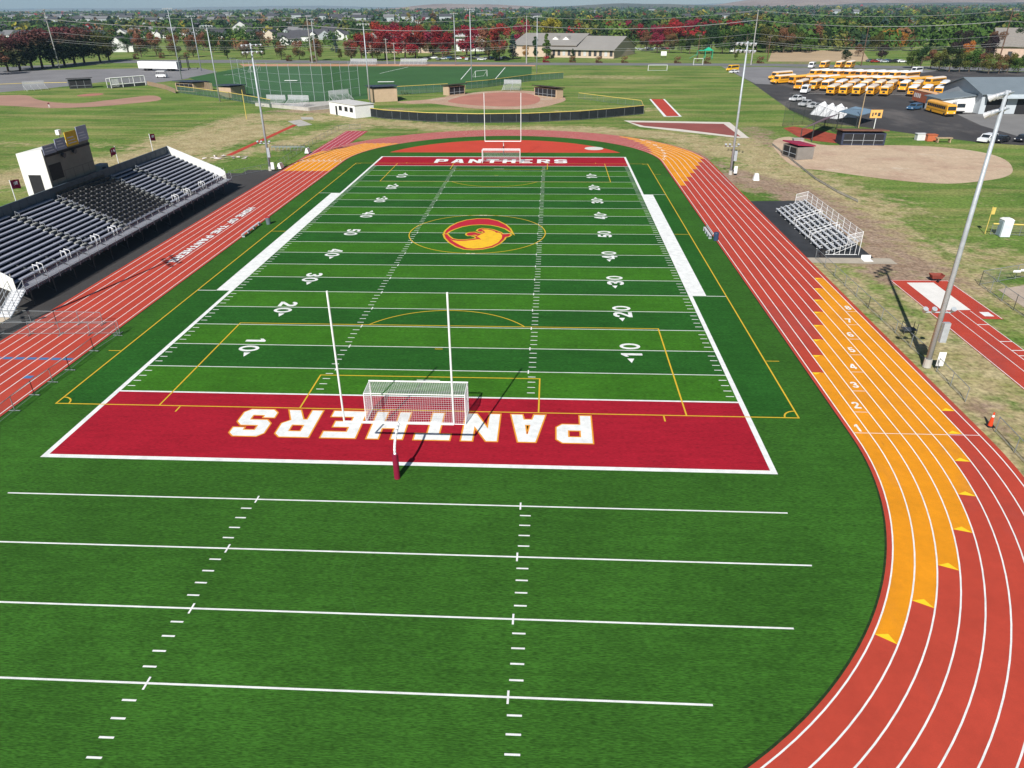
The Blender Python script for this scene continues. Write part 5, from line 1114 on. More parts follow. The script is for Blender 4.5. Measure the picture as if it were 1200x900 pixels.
def make_car(name, cat, kind, m):
    g = T(name, 'x', cat, (0, 0, 0))
    if kind == 'sedan': L_, w_, pr, gl = 4.6, 1.8, [(-2.3, .35), (2.3, .35), (2.3, .75), (1.1, .92), (.4, 1.4), (-1.1, 1.42), (-1.8, .98), (-2.3, .92)], [(1.0, .95), (.38, 1.37), (-1.08, 1.39), (-1.7, 1.0)]
    elif kind == 'suv': L_, w_, pr, gl = 4.8, 1.95, [(-2.4, .4), (2.4, .4), (2.4, .95), (1.2, 1.1), (.6, 1.72), (-2.2, 1.75), (-2.4, 1.1)], [(1.1, 1.13), (.56, 1.66), (-2.1, 1.69), (-2.25, 1.15)]
    elif kind == 'pickup': L_, w_, pr, gl = 5.6, 2.0, [(-2.8, .5), (2.8, .5), (2.8, 1.05), (1.4, 1.15), (.8, 1.8), (-.6, 1.82), (-.8, 1.15), (-2.8, 1.1)], [(1.3, 1.18), (.76, 1.74), (-.55, 1.76), (-.68, 1.2)]
    else: L_, w_, pr, gl = 6.2, 2.1, [(-3.1, .5), (3.1, .5), (3.1, 1.1), (2.2, 1.35), (1.6, 2.4), (1.4, 2.6), (-3.1, 2.6)], [(2.1, 1.45), (1.6, 2.3), (-2.8, 2.3), (-2.8, 1.6)]
    body_shape(L_, w_, pr).build('body', m, g, local=True)
    for s_ in (-1, 1): MB().quad(*[(x, s_ * (w_ / 2 + .012), z_) for x, z_ in gl]).build('side_glass', M_glass, g, local=True)
    a = gl[0]; b_ = gl[1]; MB().quad((a[0] + .14, -w_ * .42, a[1]), (a[0] + .14, w_ * .42, a[1]), (b_[0] + .14, w_ * .42, b_[1]), (b_[0] + .14, -w_ * .42, b_[1])).build('windscreen', M_glass, g, local=True)
    wheels(g, (L_ * .32, -L_ * .32), w_, .36); 
    for s_ in (-1, 1): MB().box(L_ / 2 + .001, L_ / 2 + .03, s_ * w_ * .36 - .15, s_ * w_ * .36 + .15, .62, .78).build('headlight', M_paintw, g, local=True)
    return g
car_m = {'white': mat('car_white', (.75, .76, .78), .3), 'silver': mat('car_silver', (.40, .42, .45), .3), 'black': mat('car_black', (.02, .02, .025), .25), 'blue': mat('car_blue', (.05, .12, .22), .3), 'red': mat('car_red', (.25, .02, .02), .3), 'grey': mat('car_grey', (.12, .13, .14), .3), 'yellow': mat('van_yellow', (.75, .42, .02), .4)}
PK = make_car('pickup_truck', 'pickup', 'pickup', car_m['white']); SV = make_car('white_suv', 'SUV', 'suv', car_m['white']); BL = make_car('blue_suv', 'SUV', 'suv', car_m['blue'])
VN = make_car('passenger_van', 'van', 'van', car_m['yellow']); VW = make_car('white_van', 'van', 'van', car_m['white']); SDs = {k: make_car('parked_car', 'car', 'sedan', car_m[k]) for k in ('white', 'silver', 'black', 'red', 'grey', 'blue')}
index_children()
def put_car(pr, u, v, rz, label, grp=None): p = P(u, v); o = place(pr, state, (p.x, p.y, ZG + .02), rz, label, group=grp); return o
put_car(PK, 934, 118.5, h3 + math.pi, 'white pickup in the bus lot, left of the other white vehicles')
put_car(PK, 945, 124.5, h3 + math.pi, 'white pickup partly behind the dark lot fence'); put_car(SDs['white'], 954, 126.5, h3 + math.pi, 'white car between a white pickup and the tarpaulin heap')
put_car(VW, 943.5, 109, h1 + math.pi, 'white van nose on between the first buses of the second row')
put_car(BL, 1071, 128.5, h3 + math.pi, 'dark blue SUV in the lot beside the rust red trailer'); put_car(SV, 1156, 166.5, h3 + math.pi, 'white SUV parked at the lot edge beyond the near light pole')
put_car(SDs['black'], 1172, 166.5, h3 + math.pi, 'black car directly right of the white SUV'); put_car(SDs['black'], 1198, 165.5, h3 + math.pi, 'black car cut by the right edge of the view')
put_car(VN, 858, 83.2, h3 + math.pi, 'small yellow bus van with white roof beside the practice field'); put_car(SDs['white'], 860, 85.5, h3 + math.pi, 'white car parked in front of the small yellow van')
put_car(VW, 951, 79.6, h1 + math.pi, 'white van left of the three buses by the road'); put_car(VW, 1073, 86, h3 + math.pi, 'white van behind the right end of the bus rows')
p = P(857, 83.4)
cs = ['silver', 'black', 'white', 'grey', 'silver', 'blue', 'black', 'white', 'red', 'silver', 'black', 'grey', 'white', 'silver', 'blue', 'black', 'white', 'grey']
random.seed(5)
for i in range(18):
    k = cs[i]; put_car(SDs[k], 497 + i * 5.6, 70.6 - (i % 3) * .9, random.choice([.1, 1.5, 3.2]), f'{k} car, {nth(i)} from the left in the car park behind the red maples', 'cars in the car park behind the red maples')
for i in range(8):
    k = cs[(i * 5 + 3) % 18]; put_car(SDs[k], 1020 + i * 5.2, 72.5 + (i % 2) * .8, .05, f'{k} car, {nth(i)} from the left by the road behind the bus lot', 'cars by the road behind the bus lot')
for i in range(7):
    k = cs[(i * 7 + 2) % 18]; put_car(SDs[k], 742 + i * 6.5 + (i % 3) * 2, 57.5 + (i % 2), .05, f'{k} car, {nth(i)} from the left near the school entrance', 'cars near the school entrance')
# ---- white trailer by the left lot, black shelter frame
g, q, d, n = box_thing('semi_trailer', 'long white cargo trailer parked behind the left ball field', 'trailer', xy(163, 82.8), xy(208.5, 83.6), 3, 4.2, M_paintw, 'cargo_box', z0=1.1)
A, B, C, D = q
m = MB()
for t_ in (.15, .22, .75, .82): p = A + (B - A) * t_; m.tube(p + Vector((0, 0, .55)), p + n * 3 + Vector((0, 0, .55)), .55, n=10)
m.build('wheels', M_blk, g); p0 = B + d * .02; m = MB(); m.quad((p0.x, p0.y, 1.2), ((p0 + n * 3).x, (p0 + n * 3).y, 1.2), ((p0 + n * 3).x, (p0 + n * 3).y, 4.1), (p0.x, p0.y, 4.1)); m.build('rear_door', mat('trailer_door', (.35, .36, .38), .5), g)
g = T('black_frame', 'black steel frame standing behind the white trailer end', 'frame', (*xy(217, 82), 0)); m = MB()
for u, v in ((212, 82), (221, 82), (213, 80), (222, 80)): a = xy(u, v); m.tube((*a, 0), (*a, 5.2), .2, n=5)
m.path([(*xy(212, 82), 5.2), (*xy(221, 82), 5.2), (*xy(222, 80), 5.2), (*xy(213, 80), 5.2), (*xy(212, 82), 5.2)], .2, 5); m.build('frame_bars', M_blk, g)
p = P(190, 91); g = T('golf_cart', 'small white covered cart beside the light pole at the lot', 'cart', (p.x, p.y, 0)); MB().box(p.x - 2.2, p.x + 2.2, p.y - 1, p.y + 1, .4, 1.3).build('cart_body', M_paintw, g); MB().box(p.x - 1.8, p.x + 2, p.y - 1, p.y + 1, 2.6, 2.8).build('roof', M_paintw, g)
m = MB(); [m.tube((p.x + a, p.y + b_, 1.3), (p.x + a, p.y + b_, 2.6), .08, n=4) for a in (-1.6, 1.8) for b_ in (-.8, .8)]; m.build('post', M_dark, g); wheels_ = [MB().tube((p.x + a, p.y - 1.05, .35), (p.x + a, p.y - .8, .35), .35, n=8).build('wheel', M_blk, g) for a in (-1.5, 1.5)]
# ------------------------------------------------------------------ person on the far infield
def person(x, y, h, label, shirt, trousers):
    me = bpy.data.meshes.new('person'); J = [(0, 0, .53), (0, 0, .62), (0, 0, .80), (0, 0, .86), (0, 0, .93), (.06, 0, .50), (.07, .02, .28), (.08, 0, .04), (.08, -.06, .015), (-.06, 0, .50), (-.07, -.02, .28), (-.08, 0, .04), (-.08, -.06, .015), (.12, 0, .79), (.15, 0, .62), (.15, -.05, .48), (-.12, 0, .79), (-.15, 0, .62), (-.15, -.05, .48)]
    E_ = [(0, 1), (1, 2), (2, 3), (3, 4), (0, 5), (5, 6), (6, 7), (7, 8), (0, 9), (9, 10), (10, 11), (11, 12), (2, 13), (13, 14), (14, 15), (2, 16), (16, 17), (17, 18)]
    Rr = [.085, .08, .085, .035, .06, .055, .04, .025, .02, .055, .04, .025, .02, .035, .028, .02, .035, .028, .02]
    me.from_pydata([(a * h, b_ * h, c * h) for a, b_, c in J], E_, []); o = bpy.data.objects.new('person', me); col.objects.link(o); o.location = (x, y, ZG)
    sk = o.modifiers.new('skin', 'SKIN'); o.modifiers.new('sub', 'SUBSURF').levels = 1
    for v_, r_ in zip(me.skin_vertices[0].data if me.skin_vertices else [], Rr): v_.radius = (r_ * h, r_ * h)
    if not me.skin_vertices:
        import bmesh
        b = bmesh.new(); b.from_mesh(me); lay = b.verts.layers.skin.verify(); b.verts.ensure_lookup_table()
        for v_, r_ in zip(b.verts, Rr): v_[lay].radius = (r_ * h, r_ * h)
        b.verts[0][lay].use_root = True; b.to_mesh(me); b.free()
    m = bpy.data.materials.new('person_clothes'); m.use_nodes = True; N = m.node_tree.nodes; L = m.node_tree.links; tc = N.new('ShaderNodeTexCoord'); sx = N.new('ShaderNodeSeparateXYZ'); L.new(tc.outputs['Object'], sx.inputs[0])
    rp = N.new('ShaderNodeValToRGB'); rp.color_ramp.interpolation = 'CONSTANT'; mr = N.new('ShaderNodeMath'); mr.operation = 'DIVIDE'; mr.inputs[1].default_value = h; L.new(sx.outputs[2], mr.inputs[0]); L.new(mr.outputs[0], rp.inputs[0])
    e = rp.color_ramp.elements; e[0].color = (*trousers, 1); e[1].position = .52; e[1].color = (*shirt, 1); k = e.new(.85); k.color = (.45, .28, .2, 1); k = e.new(.955); k.color = (.03, .02, .015, 1); L.new(rp.outputs[0], N['Principled BSDF'].inputs['Base Color']); me.materials.append(m)
    return tag(o, label, 'person')
p = P(58, 126); person(p.x, p.y, 1.75, 'person in maroon top and white trousers standing on the left infield dirt', (.12, .01, .02), (.7, .7, .7))
# ------------------------------------------------------------------ school building behind the road
M_sroof = mat('school_roof', (.27, .255, .235), .8, .08, .08, 5); M_swall = mat('school_wall', (.52, .41, .31), .8, .06, .2); M_sdark = mat('school_dark_trim', (.05, .05, .055), .6)
g = T('school_building', 'long low tan school with large grey hipped roof across the road', 'building', (*xy(680, 70), 0))
A = Vector((*xy(640, 67.0), 0)); B = Vector((*xy(719, 68.6), 0)); d = (B - A).normalized(); n = Vector((-d.y, d.x, 0))
def gable(g, A, B, dep, ez, rz, wm, rm, hip=0., over=1.2, names=('wall', 'roof')):
    d = (B - A).normalized(); n = Vector((-d.y, d.x, 0)); C = B + n * dep; D = A + n * dep; Rm, Rn = A + n * dep / 2 + d * hip * dep, B + n * dep / 2 - d * hip * dep
    Z = lambda p, z_: (p.x, p.y, z_); t_ = 0 if hip else 1
    v = [Z(p, 0) for p in (A, B, C, D)] + [Z(p, ez) for p in (A, B, C, D)] + [Z(Rm, rz), Z(Rn, rz)]
    f = [(0, 1, 5, 4), (2, 3, 7, 6)] + ([(1, 2, 6, 9, 5), (3, 0, 4, 8, 7)] if t_ else [(1, 2, 6, 5), (3, 0, 4, 7)])
    MB().add(v, f).build(names[0], wm, g)
    sl = (rz - ez) / (dep / 2); o = over; dz_ = o * sl; dd = d * (o * (.5 if t_ else 1))
    a, b_, c, e = A - n * o - dd, B - n * o + dd, C + n * o + dd, D + n * o - dd; r0, r1 = (Rm - dd, Rn + dd) if t_ else (Rm, Rn); zz = ez - dz_ + .05
    v = [Z(a, zz), Z(b_, zz), Z(c, zz), Z(e, zz), Z(r0, rz + .1), Z(r1, rz + .1)]; v += [(x, y, z_ + .3) for x, y, z_ in v]
    f = [(6, 7, 11, 10), (8, 9, 10, 11), (0, 1, 7, 6), (2, 3, 9, 8)] + ([(1, 5, 11, 7), (5, 2, 8, 11), (0, 6, 10, 4), (4, 10, 9, 3), (0, 4, 5, 1), (2, 5, 4, 3)] if t_ else [(7, 8, 11), (9, 6, 10), (1, 2, 8, 7), (3, 0, 6, 9), (0, 3, 2, 1)])
    MB().add(v, f).build(names[1], rm, g)
    return d, n
gable(g, A, B, 46, 4.6, 10.4, M_swall, M_sroof, 0, 1.5)
k = 13
for i in range(k):
    p0 = A + (B - A) * ((i + .25) / k) - n * .06; p1 = A + (B - A) * ((i + .78) / k) - n * .06
    MB().quad((p0.x, p0.y, 1.0), (p1.x, p1.y, 1.0), (p1.x, p1.y, 3.9), (p0.x, p0.y, 3.9)).build('window', M_sdark if i % 4 != 3 else mat('win_pale', (.5, .5, .5), .4), g)
A2 = Vector((*xy(600, 66), 0)); B2 = Vector((*xy(634, 66.5), 0)); g2 = g; gable(g, A2, B2 + d * 22, 50, 6.4, 11.6, M_swall, M_sroof, 0, 1.0, ('wing_wall', 'wing_roof'))
# two small white dormers in the roof
for t_, s_ in ((.02, 1), (.18, 1)):
    c = A + (B - A) * t_ + n * 13; m = MB(); q = [c - d * 5, c + d * 5, c + d * 5 + n * 8, c - d * 5 + n * 8]
    m.add([(p.x, p.y, 7.6) for p in q] + [(c.x, c.y, 10.9), ((c + n * 8).x, (c + n * 8).y, 10.9)], [(0, 1, 4), (1, 2, 5, 4), (3, 0, 4, 5)]); o = m.build('dormer', M_sroof, g)
    f = c - n * .15; MB().add([((f - d * 4).x, (f - d * 4).y, 7.6), ((f + d * 4).x, (f + d * 4).y, 7.6), (f.x, f.y, 10.4)], [(0, 1, 2)]).build('dormer_face', M_paintw, o)
g = T('school_annex', 'pale school annex half hidden behind the red maples', 'building', (*xy(450, 62), 0)); gable(g, Vector((*xy(425, 62), 0)), Vector((*xy(508, 62), 0)), 40, 6, 11, mat('annex_tan', (.52, .40, .30), .8), M_sroof)
g = T('white_hall', 'white flat roofed hall behind the brown and red maples', 'building', (*xy(560, 60), 0)); q0 = [xy(535, 60), xy(568, 60), xy(566, 57), xy(536, 57)]; MB().slab(q0, 0, 9).build('wall', M_paintw, g); MB().slab([xy(534, 60.2), xy(569, 60.2), xy(567, 56.8), xy(535, 56.8)], 9.0, 9.6).build('roof', mat('roof_pale', (.55, .54, .52), .7), g)
for i, t_ in enumerate((.2, .5, .8)): p = Vector((*xy(535, 60), 0)).lerp(Vector((*xy(568, 60), 0)), t_); MB().box(p.x - 2, p.x + 2, p.y - .2, p.y - .1, 3, 6).build('window', M_sdark, g)
g = T('tan_house', 'tan building with grey roof behind the dark trees on the right', 'building', (*xy(1178, 64), 0)); gable(g, Vector((*xy(1164, 67), 0)), Vector((*xy(1200, 67.5), 0)), 26, 6, 14, mat('annex_tan2', (.50, .36, .29), .8), mat('roof_warmgrey', (.22, .20, .18), .8)); q = P(1186, 67.2); MB().box(q.x - 3, q.x + 3, q.y - .6, q.y - .3, 0, 3).build('garage_door', M_sdark, g)
# ------------------------------------------------------------------ power line
M_wire = mat('wire_alu', (.34, .34, .33), .5, .05, 1); M_steelp = mat('pole_weathered', (.34, .33, .31), .7, .1, .5); M_brown = mat('pole_brown', (.12, .065, .04), .8, .2, .5)
TW = [(70, 80, 12), (366, 74, 20), (617, 74.5, 20), (880, 76, 13), (1168, 80, 13)]; TW = [(-260, 88, 10)] + TW + [(1480, 86, 14)]
tops = []
for i, (u, v, vt) in enumerate(TW):
    p = P(u, v); h = HT(u, v, vt); tops.append((p, h))
    if 0 <= u <= 1200:
        g = T('power_pole', f'tall power line pole beside the road, {nth(i - 1)} from the left', 'power pole', (p.x, p.y, 0), 'power line poles along the road')
        MB().tube((p.x, p.y, 0), (p.x, p.y, h + .6), .34, .2, n=8).build('pole', M_brown if u > 1000 else M_steelp, g)
        for z_ in (0, 4.2): MB().tube((p.x, p.y - 1.1, h - z_), (p.x, p.y + 1.1, h - z_), .12, n=5).build('crossarm', M_steelp, g)
for k, (dz_, oy) in enumerate(((0.3, 1.0), (-3.9, 1.0), (-3.9, -1.0), (-13, .4), (-13.9, -.4), (-9.8, 0))):
    g = T('power_line', ['topmost cable of the power line', 'upper middle far cable of the power line', 'upper middle near cable of the power line', 'lower bundle far cable of the power line', 'lowest near cable of the power line', 'single cable midway up the power poles'][k], 'cable', (tops[0][0].x, tops[0][0].y, 0), 'power line cables')
    m = MB(); pts = []
    for (a, ha), (b_, hb) in zip(tops, tops[1:]):
        for j in range(13):
            t_ = j / 12; q = a.lerp(b_, t_); sag = 2.6 * 4 * t_ * (1 - t_); pts.append((q.x, q.y + oy, ha + (hb - ha) * t_ + dz_ - sag))
    m.path(pts, .075 if k < 3 else .06, 3); m.build('cable', M_wire, g)
for i, (u, v, vt, lb) in enumerate([(454, 75, 45, 'short lamp post behind the turf field left of the red maples'), (463, 75, 50, 'shorter lamp post next to the one behind the turf field'), (817, 72, 40, 'wooden pole beside the green play equipment'), (899, 72, 42, 'wooden pole by the road behind the practice field'), (1009, 77, 30, 'leaning brown pole left of the orange trees')]):
    p = P(u, v); g = T('utility_pole', lb, 'utility pole', (p.x, p.y, 0)); h = HT(u, v, vt); MB().tube((p.x, p.y, 0), (p.x, p.y, h), .25, .16, n=6).build('pole', M_steelp if i < 2 else M_brown, g); MB().tube((p.x - 1.2, p.y, h - .5), (p.x + 1.2, p.y, h - .5), .1, n=4).build('crossarm', M_steelp, g)
# play equipment, signs
p = P(826, 69); g = T('play_set', 'green slide and climbing frame across the road', 'playground', (p.x, p.y, 0)); M_gr = mat('play_green', (.02, .35, .20), .5); m = MB()
for a, b_ in ((-4, 0), (0, 0), (0, 3), (-4, 3), (4, 0), (4, 3)): m.tube((p.x + a, p.y + b_, 0), (p.x + a, p.y + b_, 4.2), .18, n=5)
m.path([(p.x - 4, p.y, 4.2), (p.x + 4, p.y, 4.2), (p.x + 4, p.y + 3, 4.2), (p.x - 4, p.y + 3, 4.2), (p.x - 4, p.y, 4.2)], .18, 5); m.build('climbing_frame', M_gr, g)
MB().add([(p.x - 4.2, p.y, 2.6), (p.x - 4.2, p.y + 1.6, 2.6), (p.x - 8.5, p.y + 1.6, .3), (p.x - 8.5, p.y, .3)], [(0, 1, 2, 3)]).build('slide', M_gr, g); MB().add([(p.x - 1, p.y - .5, 4.2), (p.x + 4.5, p.y - .5, 4.2), (p.x + 4.5, p.y + 3.5, 4.2), (p.x - 1, p.y + 3.5, 4.2), (p.x + 1.7, p.y + 1.5, 6)], [(0, 1, 4), (1, 2, 4), (2, 3, 4), (3, 0, 4)]).build('play_roof', M_gr, g)
for u, v, lb in ((777.5, 67.8, 'white notice board on the lawn left of the play equipment'), (857, 63, 'white basketball board on a post right of the play equipment')):
    p = P(u, v); g = T('notice_board', lb, 'board', (p.x, p.y, 0)); MB().box(p.x - 1.6, p.x + 1.6, p.y - .1, p.y + .1, 1.2, 3.4).build('panel', M_paintw, g); MB().box(p.x - 1.2, p.x - 1, p.y + .11, p.y + .25, 0, 3.2).box(p.x + 1, p.x + 1.2, p.y + .11, p.y + .25, 0, 3.2).build('post', M_dark, g)
# ------------------------------------------------------------------ trees
def leaf_mat(name, c1, c2, top=None, H=8):
    if name in MATS: return MATS[name]
    m = bpy.data.materials.new(name); m.use_nodes = True; N = m.node_tree.nodes; L = m.node_tree.links
    b = N['Principled BSDF']; b.inputs['Roughness'].default_value = .8; b.inputs['Specular IOR Level'].default_value = .15
    tc = N.new('ShaderNodeTexCoord'); nz = N.new('ShaderNodeTexNoise'); nz.inputs['Scale'].default_value = .7; nz.inputs['Detail'].default_value = 4; L.new(tc.outputs['Object'], nz.inputs[0])
    r = N.new('ShaderNodeValToRGB'); r.color_ramp.elements[0].position = .35; r.color_ramp.elements[1].position = .65; r.color_ramp.elements[0].color = (*c1, 1); r.color_ramp.elements[1].color = (*c2, 1); L.new(nz.outputs[0], r.inputs[0]); out = r.outputs[0]
    if top:
        sx = N.new('ShaderNodeSeparateXYZ'); L.new(tc.outputs['Object'], sx.inputs[0]); ad = N.new('ShaderNodeMath'); ad.operation = 'MULTIPLY_ADD'; L.new(nz.outputs[0], ad.inputs[0]); ad.inputs[1].default_value = 6; L.new(sx.outputs[2], ad.inputs[2])
        mr = N.new('ShaderNodeMapRange'); L.new(ad.outputs[0], mr.inputs[0]); mr.inputs[1].default_value = H * .85; mr.inputs[2].default_value = H * 1.2
        mx = N.new('ShaderNodeMix'); mx.data_type = 'RGBA'; L.new(mr.outputs[0], mx.inputs[0]); L.new(out, mx.inputs[6]); mx.inputs[7].default_value = (*top, 1); out = mx.outputs[2]
    oi = N.new('ShaderNodeObjectInfo'); hs = N.new('ShaderNodeHueSaturation'); L.new(out, hs.inputs['Color'])
    for k, lo, hi in (('Value', .72, 1.28), ('Hue', .475, .525)):
        mr = N.new('ShaderNodeMapRange'); mr.inputs[3].default_value = lo; mr.inputs[4].default_value = hi; 
        if k == 'Hue':
            w_ = N.new('ShaderNodeMath'); w_.operation = 'FRACT'; mm = N.new('ShaderNodeMath'); mm.operation = 'MULTIPLY'; mm.inputs[1].default_value = 17.3; L.new(oi.outputs['Random'], mm.inputs[0]); L.new(mm.outputs[0], w_.inputs[0]); L.new(w_.outputs[0], mr.inputs[0])
        else: L.new(oi.outputs['Random'], mr.inputs[0])
        L.new(mr.outputs[0], hs.inputs[k])
    L.new(hs.outputs[0], b.inputs['Base Color']); MATS[name] = m; return m
M_bark = mat('bark', (.10, .075, .055), .9, .2, 2)
LM = {'green': leaf_mat('leaf_green', (.026, .058, .010), (.058, .105, .018)), 'dark': leaf_mat('leaf_dark', (.012, .028, .009), (.030, .054, .015)),
      'olive': leaf_mat('leaf_olive', (.060, .072, .016), (.12, .12, .025)), 'red': leaf_mat('leaf_red', (.15, .012, .016), (.30, .024, .028)), 'redgreen': leaf_mat('leaf_redgreen', (.04, .05, .015), (.075, .07, .02), (.21, .022, .026), 6.6),
      'brown': leaf_mat('leaf_brown', (.10, .055, .028), (.16, .085, .04)), 'browngreen': leaf_mat('leaf_browngreen', (.045, .055, .02), (.10, .08, .035), (.15, .07, .035)), 'plum': leaf_mat('leaf_plum', (.016, .030, .012), (.045, .055, .020), (.11, .038, .036), 9.6),
      'orange': leaf_mat('leaf_orange', (.30, .11, .025), (.42, .18, .03)), 'yellow': leaf_mat('leaf_yellow', (.17, .155, .02), (.28, .24, .03)), 'spruce': leaf_mat('leaf_spruce', (.030, .060, .050), (.06, .095, .08)), 'purple': leaf_mat('leaf_purple', (.018, .012, .014), (.035, .02, .02)), 'lime': leaf_mat('leaf_lime', (.065, .11, .018), (.11, .15, .03))}
def tree_mesh(shape, seed, nleaf=760, leaf=.55):
    """crown mesh of a 10 m tree, about 7 m across, and its trunk"""
    rd = random.Random(seed); m = MB(); lumps = []
    for _ in range(16 if shape != 'cone' else 22):
        if shape == 'round': a = rd.uniform(0, 6.28); h = rd.uniform(2.4, 8.6); rr = 2.9 * math.sqrt(max(.05, 1 - ((h - 5.4) / 4) ** 2)) * rd.uniform(.45, 1); lumps.append((rr * math.cos(a), rr * math.sin(a), h, rd.uniform(.9, 1.7)))
        elif shape == 'oval': a = rd.uniform(0, 6.28); h = rd.uniform(2.6, 9); rr = 2.0 * math.sqrt(max(.05, 1 - ((h - 5.6) / 4.2) ** 2)) * rd.uniform(.4, 1); lumps.append((rr * math.cos(a), rr * math.sin(a), h, rd.uniform(.8, 1.4)))
        elif shape == 'cone': h = rd.uniform(.9, 9.2); a = rd.uniform(0, 6.28); rr = 2.3 * (1 - h / 10) * rd.uniform(.5, 1); lumps.append((rr * math.cos(a), rr * math.sin(a), h, .35 + .75 * (1 - h / 10)))
        else: a = rd.uniform(0, 6.28); h = rd.uniform(1, 9.3); rr = rd.uniform(0, .8); lumps.append((rr * math.cos(a), rr * math.sin(a), h, rd.uniform(.5, .9)))
    for _ in range(nleaf):
        x, y, h, r = rd.choice(lumps); d = Vector((rd.gauss(0, 1), rd.gauss(0, 1), rd.gauss(0, .8))).normalized(); q = Vector((x, y, h)) + d * r * rd.uniform(.7, 1.12)
        nn = (d + Vector((rd.gauss(0, .55), rd.gauss(0, .55), rd.gauss(0, .55)))).normalized(); t1 = nn.cross(Vector((.3, .2, 1))).normalized(); t2 = nn.cross(t1); s_ = leaf * rd.uniform(.55, 1.25)
        m.quad(q - t1 * s_ * .6, q - t2 * s_ * .42, q + t1 * s_ * .6, q + t2 * s_ * .5)
    t = MB(); t.tube((0, 0, -.2), (.1, 0, 3.6), .24, .15, n=7); t.tube((.1, 0, 3.6), (-.1, .1, 7.4), .15, .05, n=5)
    if shape in ('round', 'oval'):
        for i in range(5): a = i * 1.26 + seed; t.tube((.08, 0, 2.4 + i * .4), (1.7 * math.cos(a), 1.7 * math.sin(a), 4.8 + i * .5), .09, .03, n=4)
    return m, t
PT = {}
def tree_proto(kind, shape, var, big=False):
    k = (kind, shape, var, big)
    if k in PT: return PT[k]
    if (shape, var, big) not in PT:
        m, t = tree_mesh(shape, {'round': 1, 'oval': 2, 'cone': 3, 'column': 4}[shape] * 10 + var, 2600 if big else 620, .36 if big else .62); a = bpy.data.meshes.new('crown'); a.from_pydata(m.v, [], m.f); b = bpy.data.meshes.new('trunk'); b.from_pydata(t.v, [], t.f); b.materials.append(M_bark); PT[(shape, var, big)] = (a, b)
    a, b = PT[(shape, var, big)]; a2 = a.copy(); a2.materials.clear(); a2.materials.append(LM[kind]); PT[k] = (a2, b); return PT[k]
TREES = []
rt = random.Random(77)
def tree(u, v, vt, kind, shape='round', wf=1.0, zone='', name=None, big=False, xyz=None, H=None):
    if xyz is None: p = P(u, v); h = HT(u, v, vt)
    else: p = Vector(xyz); h = H
    a, b = tree_proto(kind, shape, rt.randrange(3), big); s_ = h / 9.9
    nm = name or {'cone': 'conifer_tree', 'column': 'columnar_tree'}.get(shape, 'broadleaf_tree')
    g = T(nm, '', 'tree', (p.x, p.y, ZG)); g.rotation_euler = (0, 0, rt.uniform(0, 6.28)); g.scale = (s_ * wf, s_ * wf, s_)
    for nn_, me in (('crown', a), ('trunk', b)): o = bpy.data.objects.new(nn_, me); col.objects.link(o); o.parent = g
    TREES.append((g, kind, shape, zone, u)); return g
def row(lst, zone, **kw):
    for t_ in lst: tree(*t_[:4], zone=zone, **{**kw, **(t_[4] if len(t_) > 4 else {})})
B_ = dict(big=True)
row([(-8, 88, 48, 'brown', B_), (10, 84, 44, 'plum', B_), (24, 83, 37, 'plum', B_), (38, 81.5, 33, 'plum', B_), (50, 80, 31, 'plum', B_), (63, 78.5, 29, 'plum', B_), (76, 77, 28, 'plum', B_), (88, 75.5, 28, 'plum', B_), (99, 74, 32, 'plum', B_), (118, 73, 34, 'olive', B_), (128, 71, 40, 'green', B_), (24, 81, 48, 'brown', B_)], 'tall row beside left lot', wf=1.45)
row([(166, 67, 37, 'browngreen'), (184, 66, 36, 'browngreen'), (206, 66, 39, 'browngreen'), (227, 67, 39, 'browngreen'), (250, 62, 36, 'green'), (267, 69, 45, 'dark'), (289, 69, 46, 'browngreen'), (308, 69, 50, 'green', dict(shape='oval', wf=.8)), (330, 70, 47, 'browngreen'), (351, 70, 46, 'browngreen'), (372, 71, 44, 'brown'), (393, 62, 40, 'spruce', dict(shape='cone')), (399, 70, 55, 'olive', dict(shape='oval', wf=.8)), (150, 62, 38, 'green'), (239, 60, 37, 'brown')], 'lawn row behind the turf field', wf=1.0, big=True)
row([(412, 71, 44, 'browngreen'), (424, 71, 38, 'redgreen'), (437, 71, 36, 'redgreen'), (452, 70, 28, 'redgreen'), (444, 62, 24, 'red'), (458, 62, 25, 'red'), (475, 70, 27, 'red'), (487, 68, 30, 'red'), (493, 62, 28, 'redgreen'), (489, 72, 57, 'lime', dict(shape='column', wf=.8)), (508, 65, 28, 'redgreen'), (507, 66, 47, 'olive', dict(shape='oval')), (519, 67, 28, 'red'), (526, 63, 38, 'redgreen'), (547, 66, 27, 'red'), (557, 65, 29, 'red'), (540, 60, 47, 'olive'), (573, 70, 30, 'browngreen'), (585, 71, 24, 'redgreen', dict(wf=.95)), (580, 71.5, 57, 'dark', dict(shape='oval')), (601, 69, 38, 'spruce', dict(shape='cone', wf=1.1)), (612, 60, 25, 'red')], 'row between turf field and school', wf=1.2, big=True)
row([(627, 69, 42, 'dark', dict(shape='column', wf=1.1)), (640, 69, 38, 'green', dict(shape='cone', wf=1.15)), (671, 71.5, 56, 'dark', dict(shape='cone')), (616, 68, 52, 'orange', dict(wf=.9)), (644, 62, 17, 'yellow'), (648, 55, 22, 'olive')], 'in front of the school', big=True)
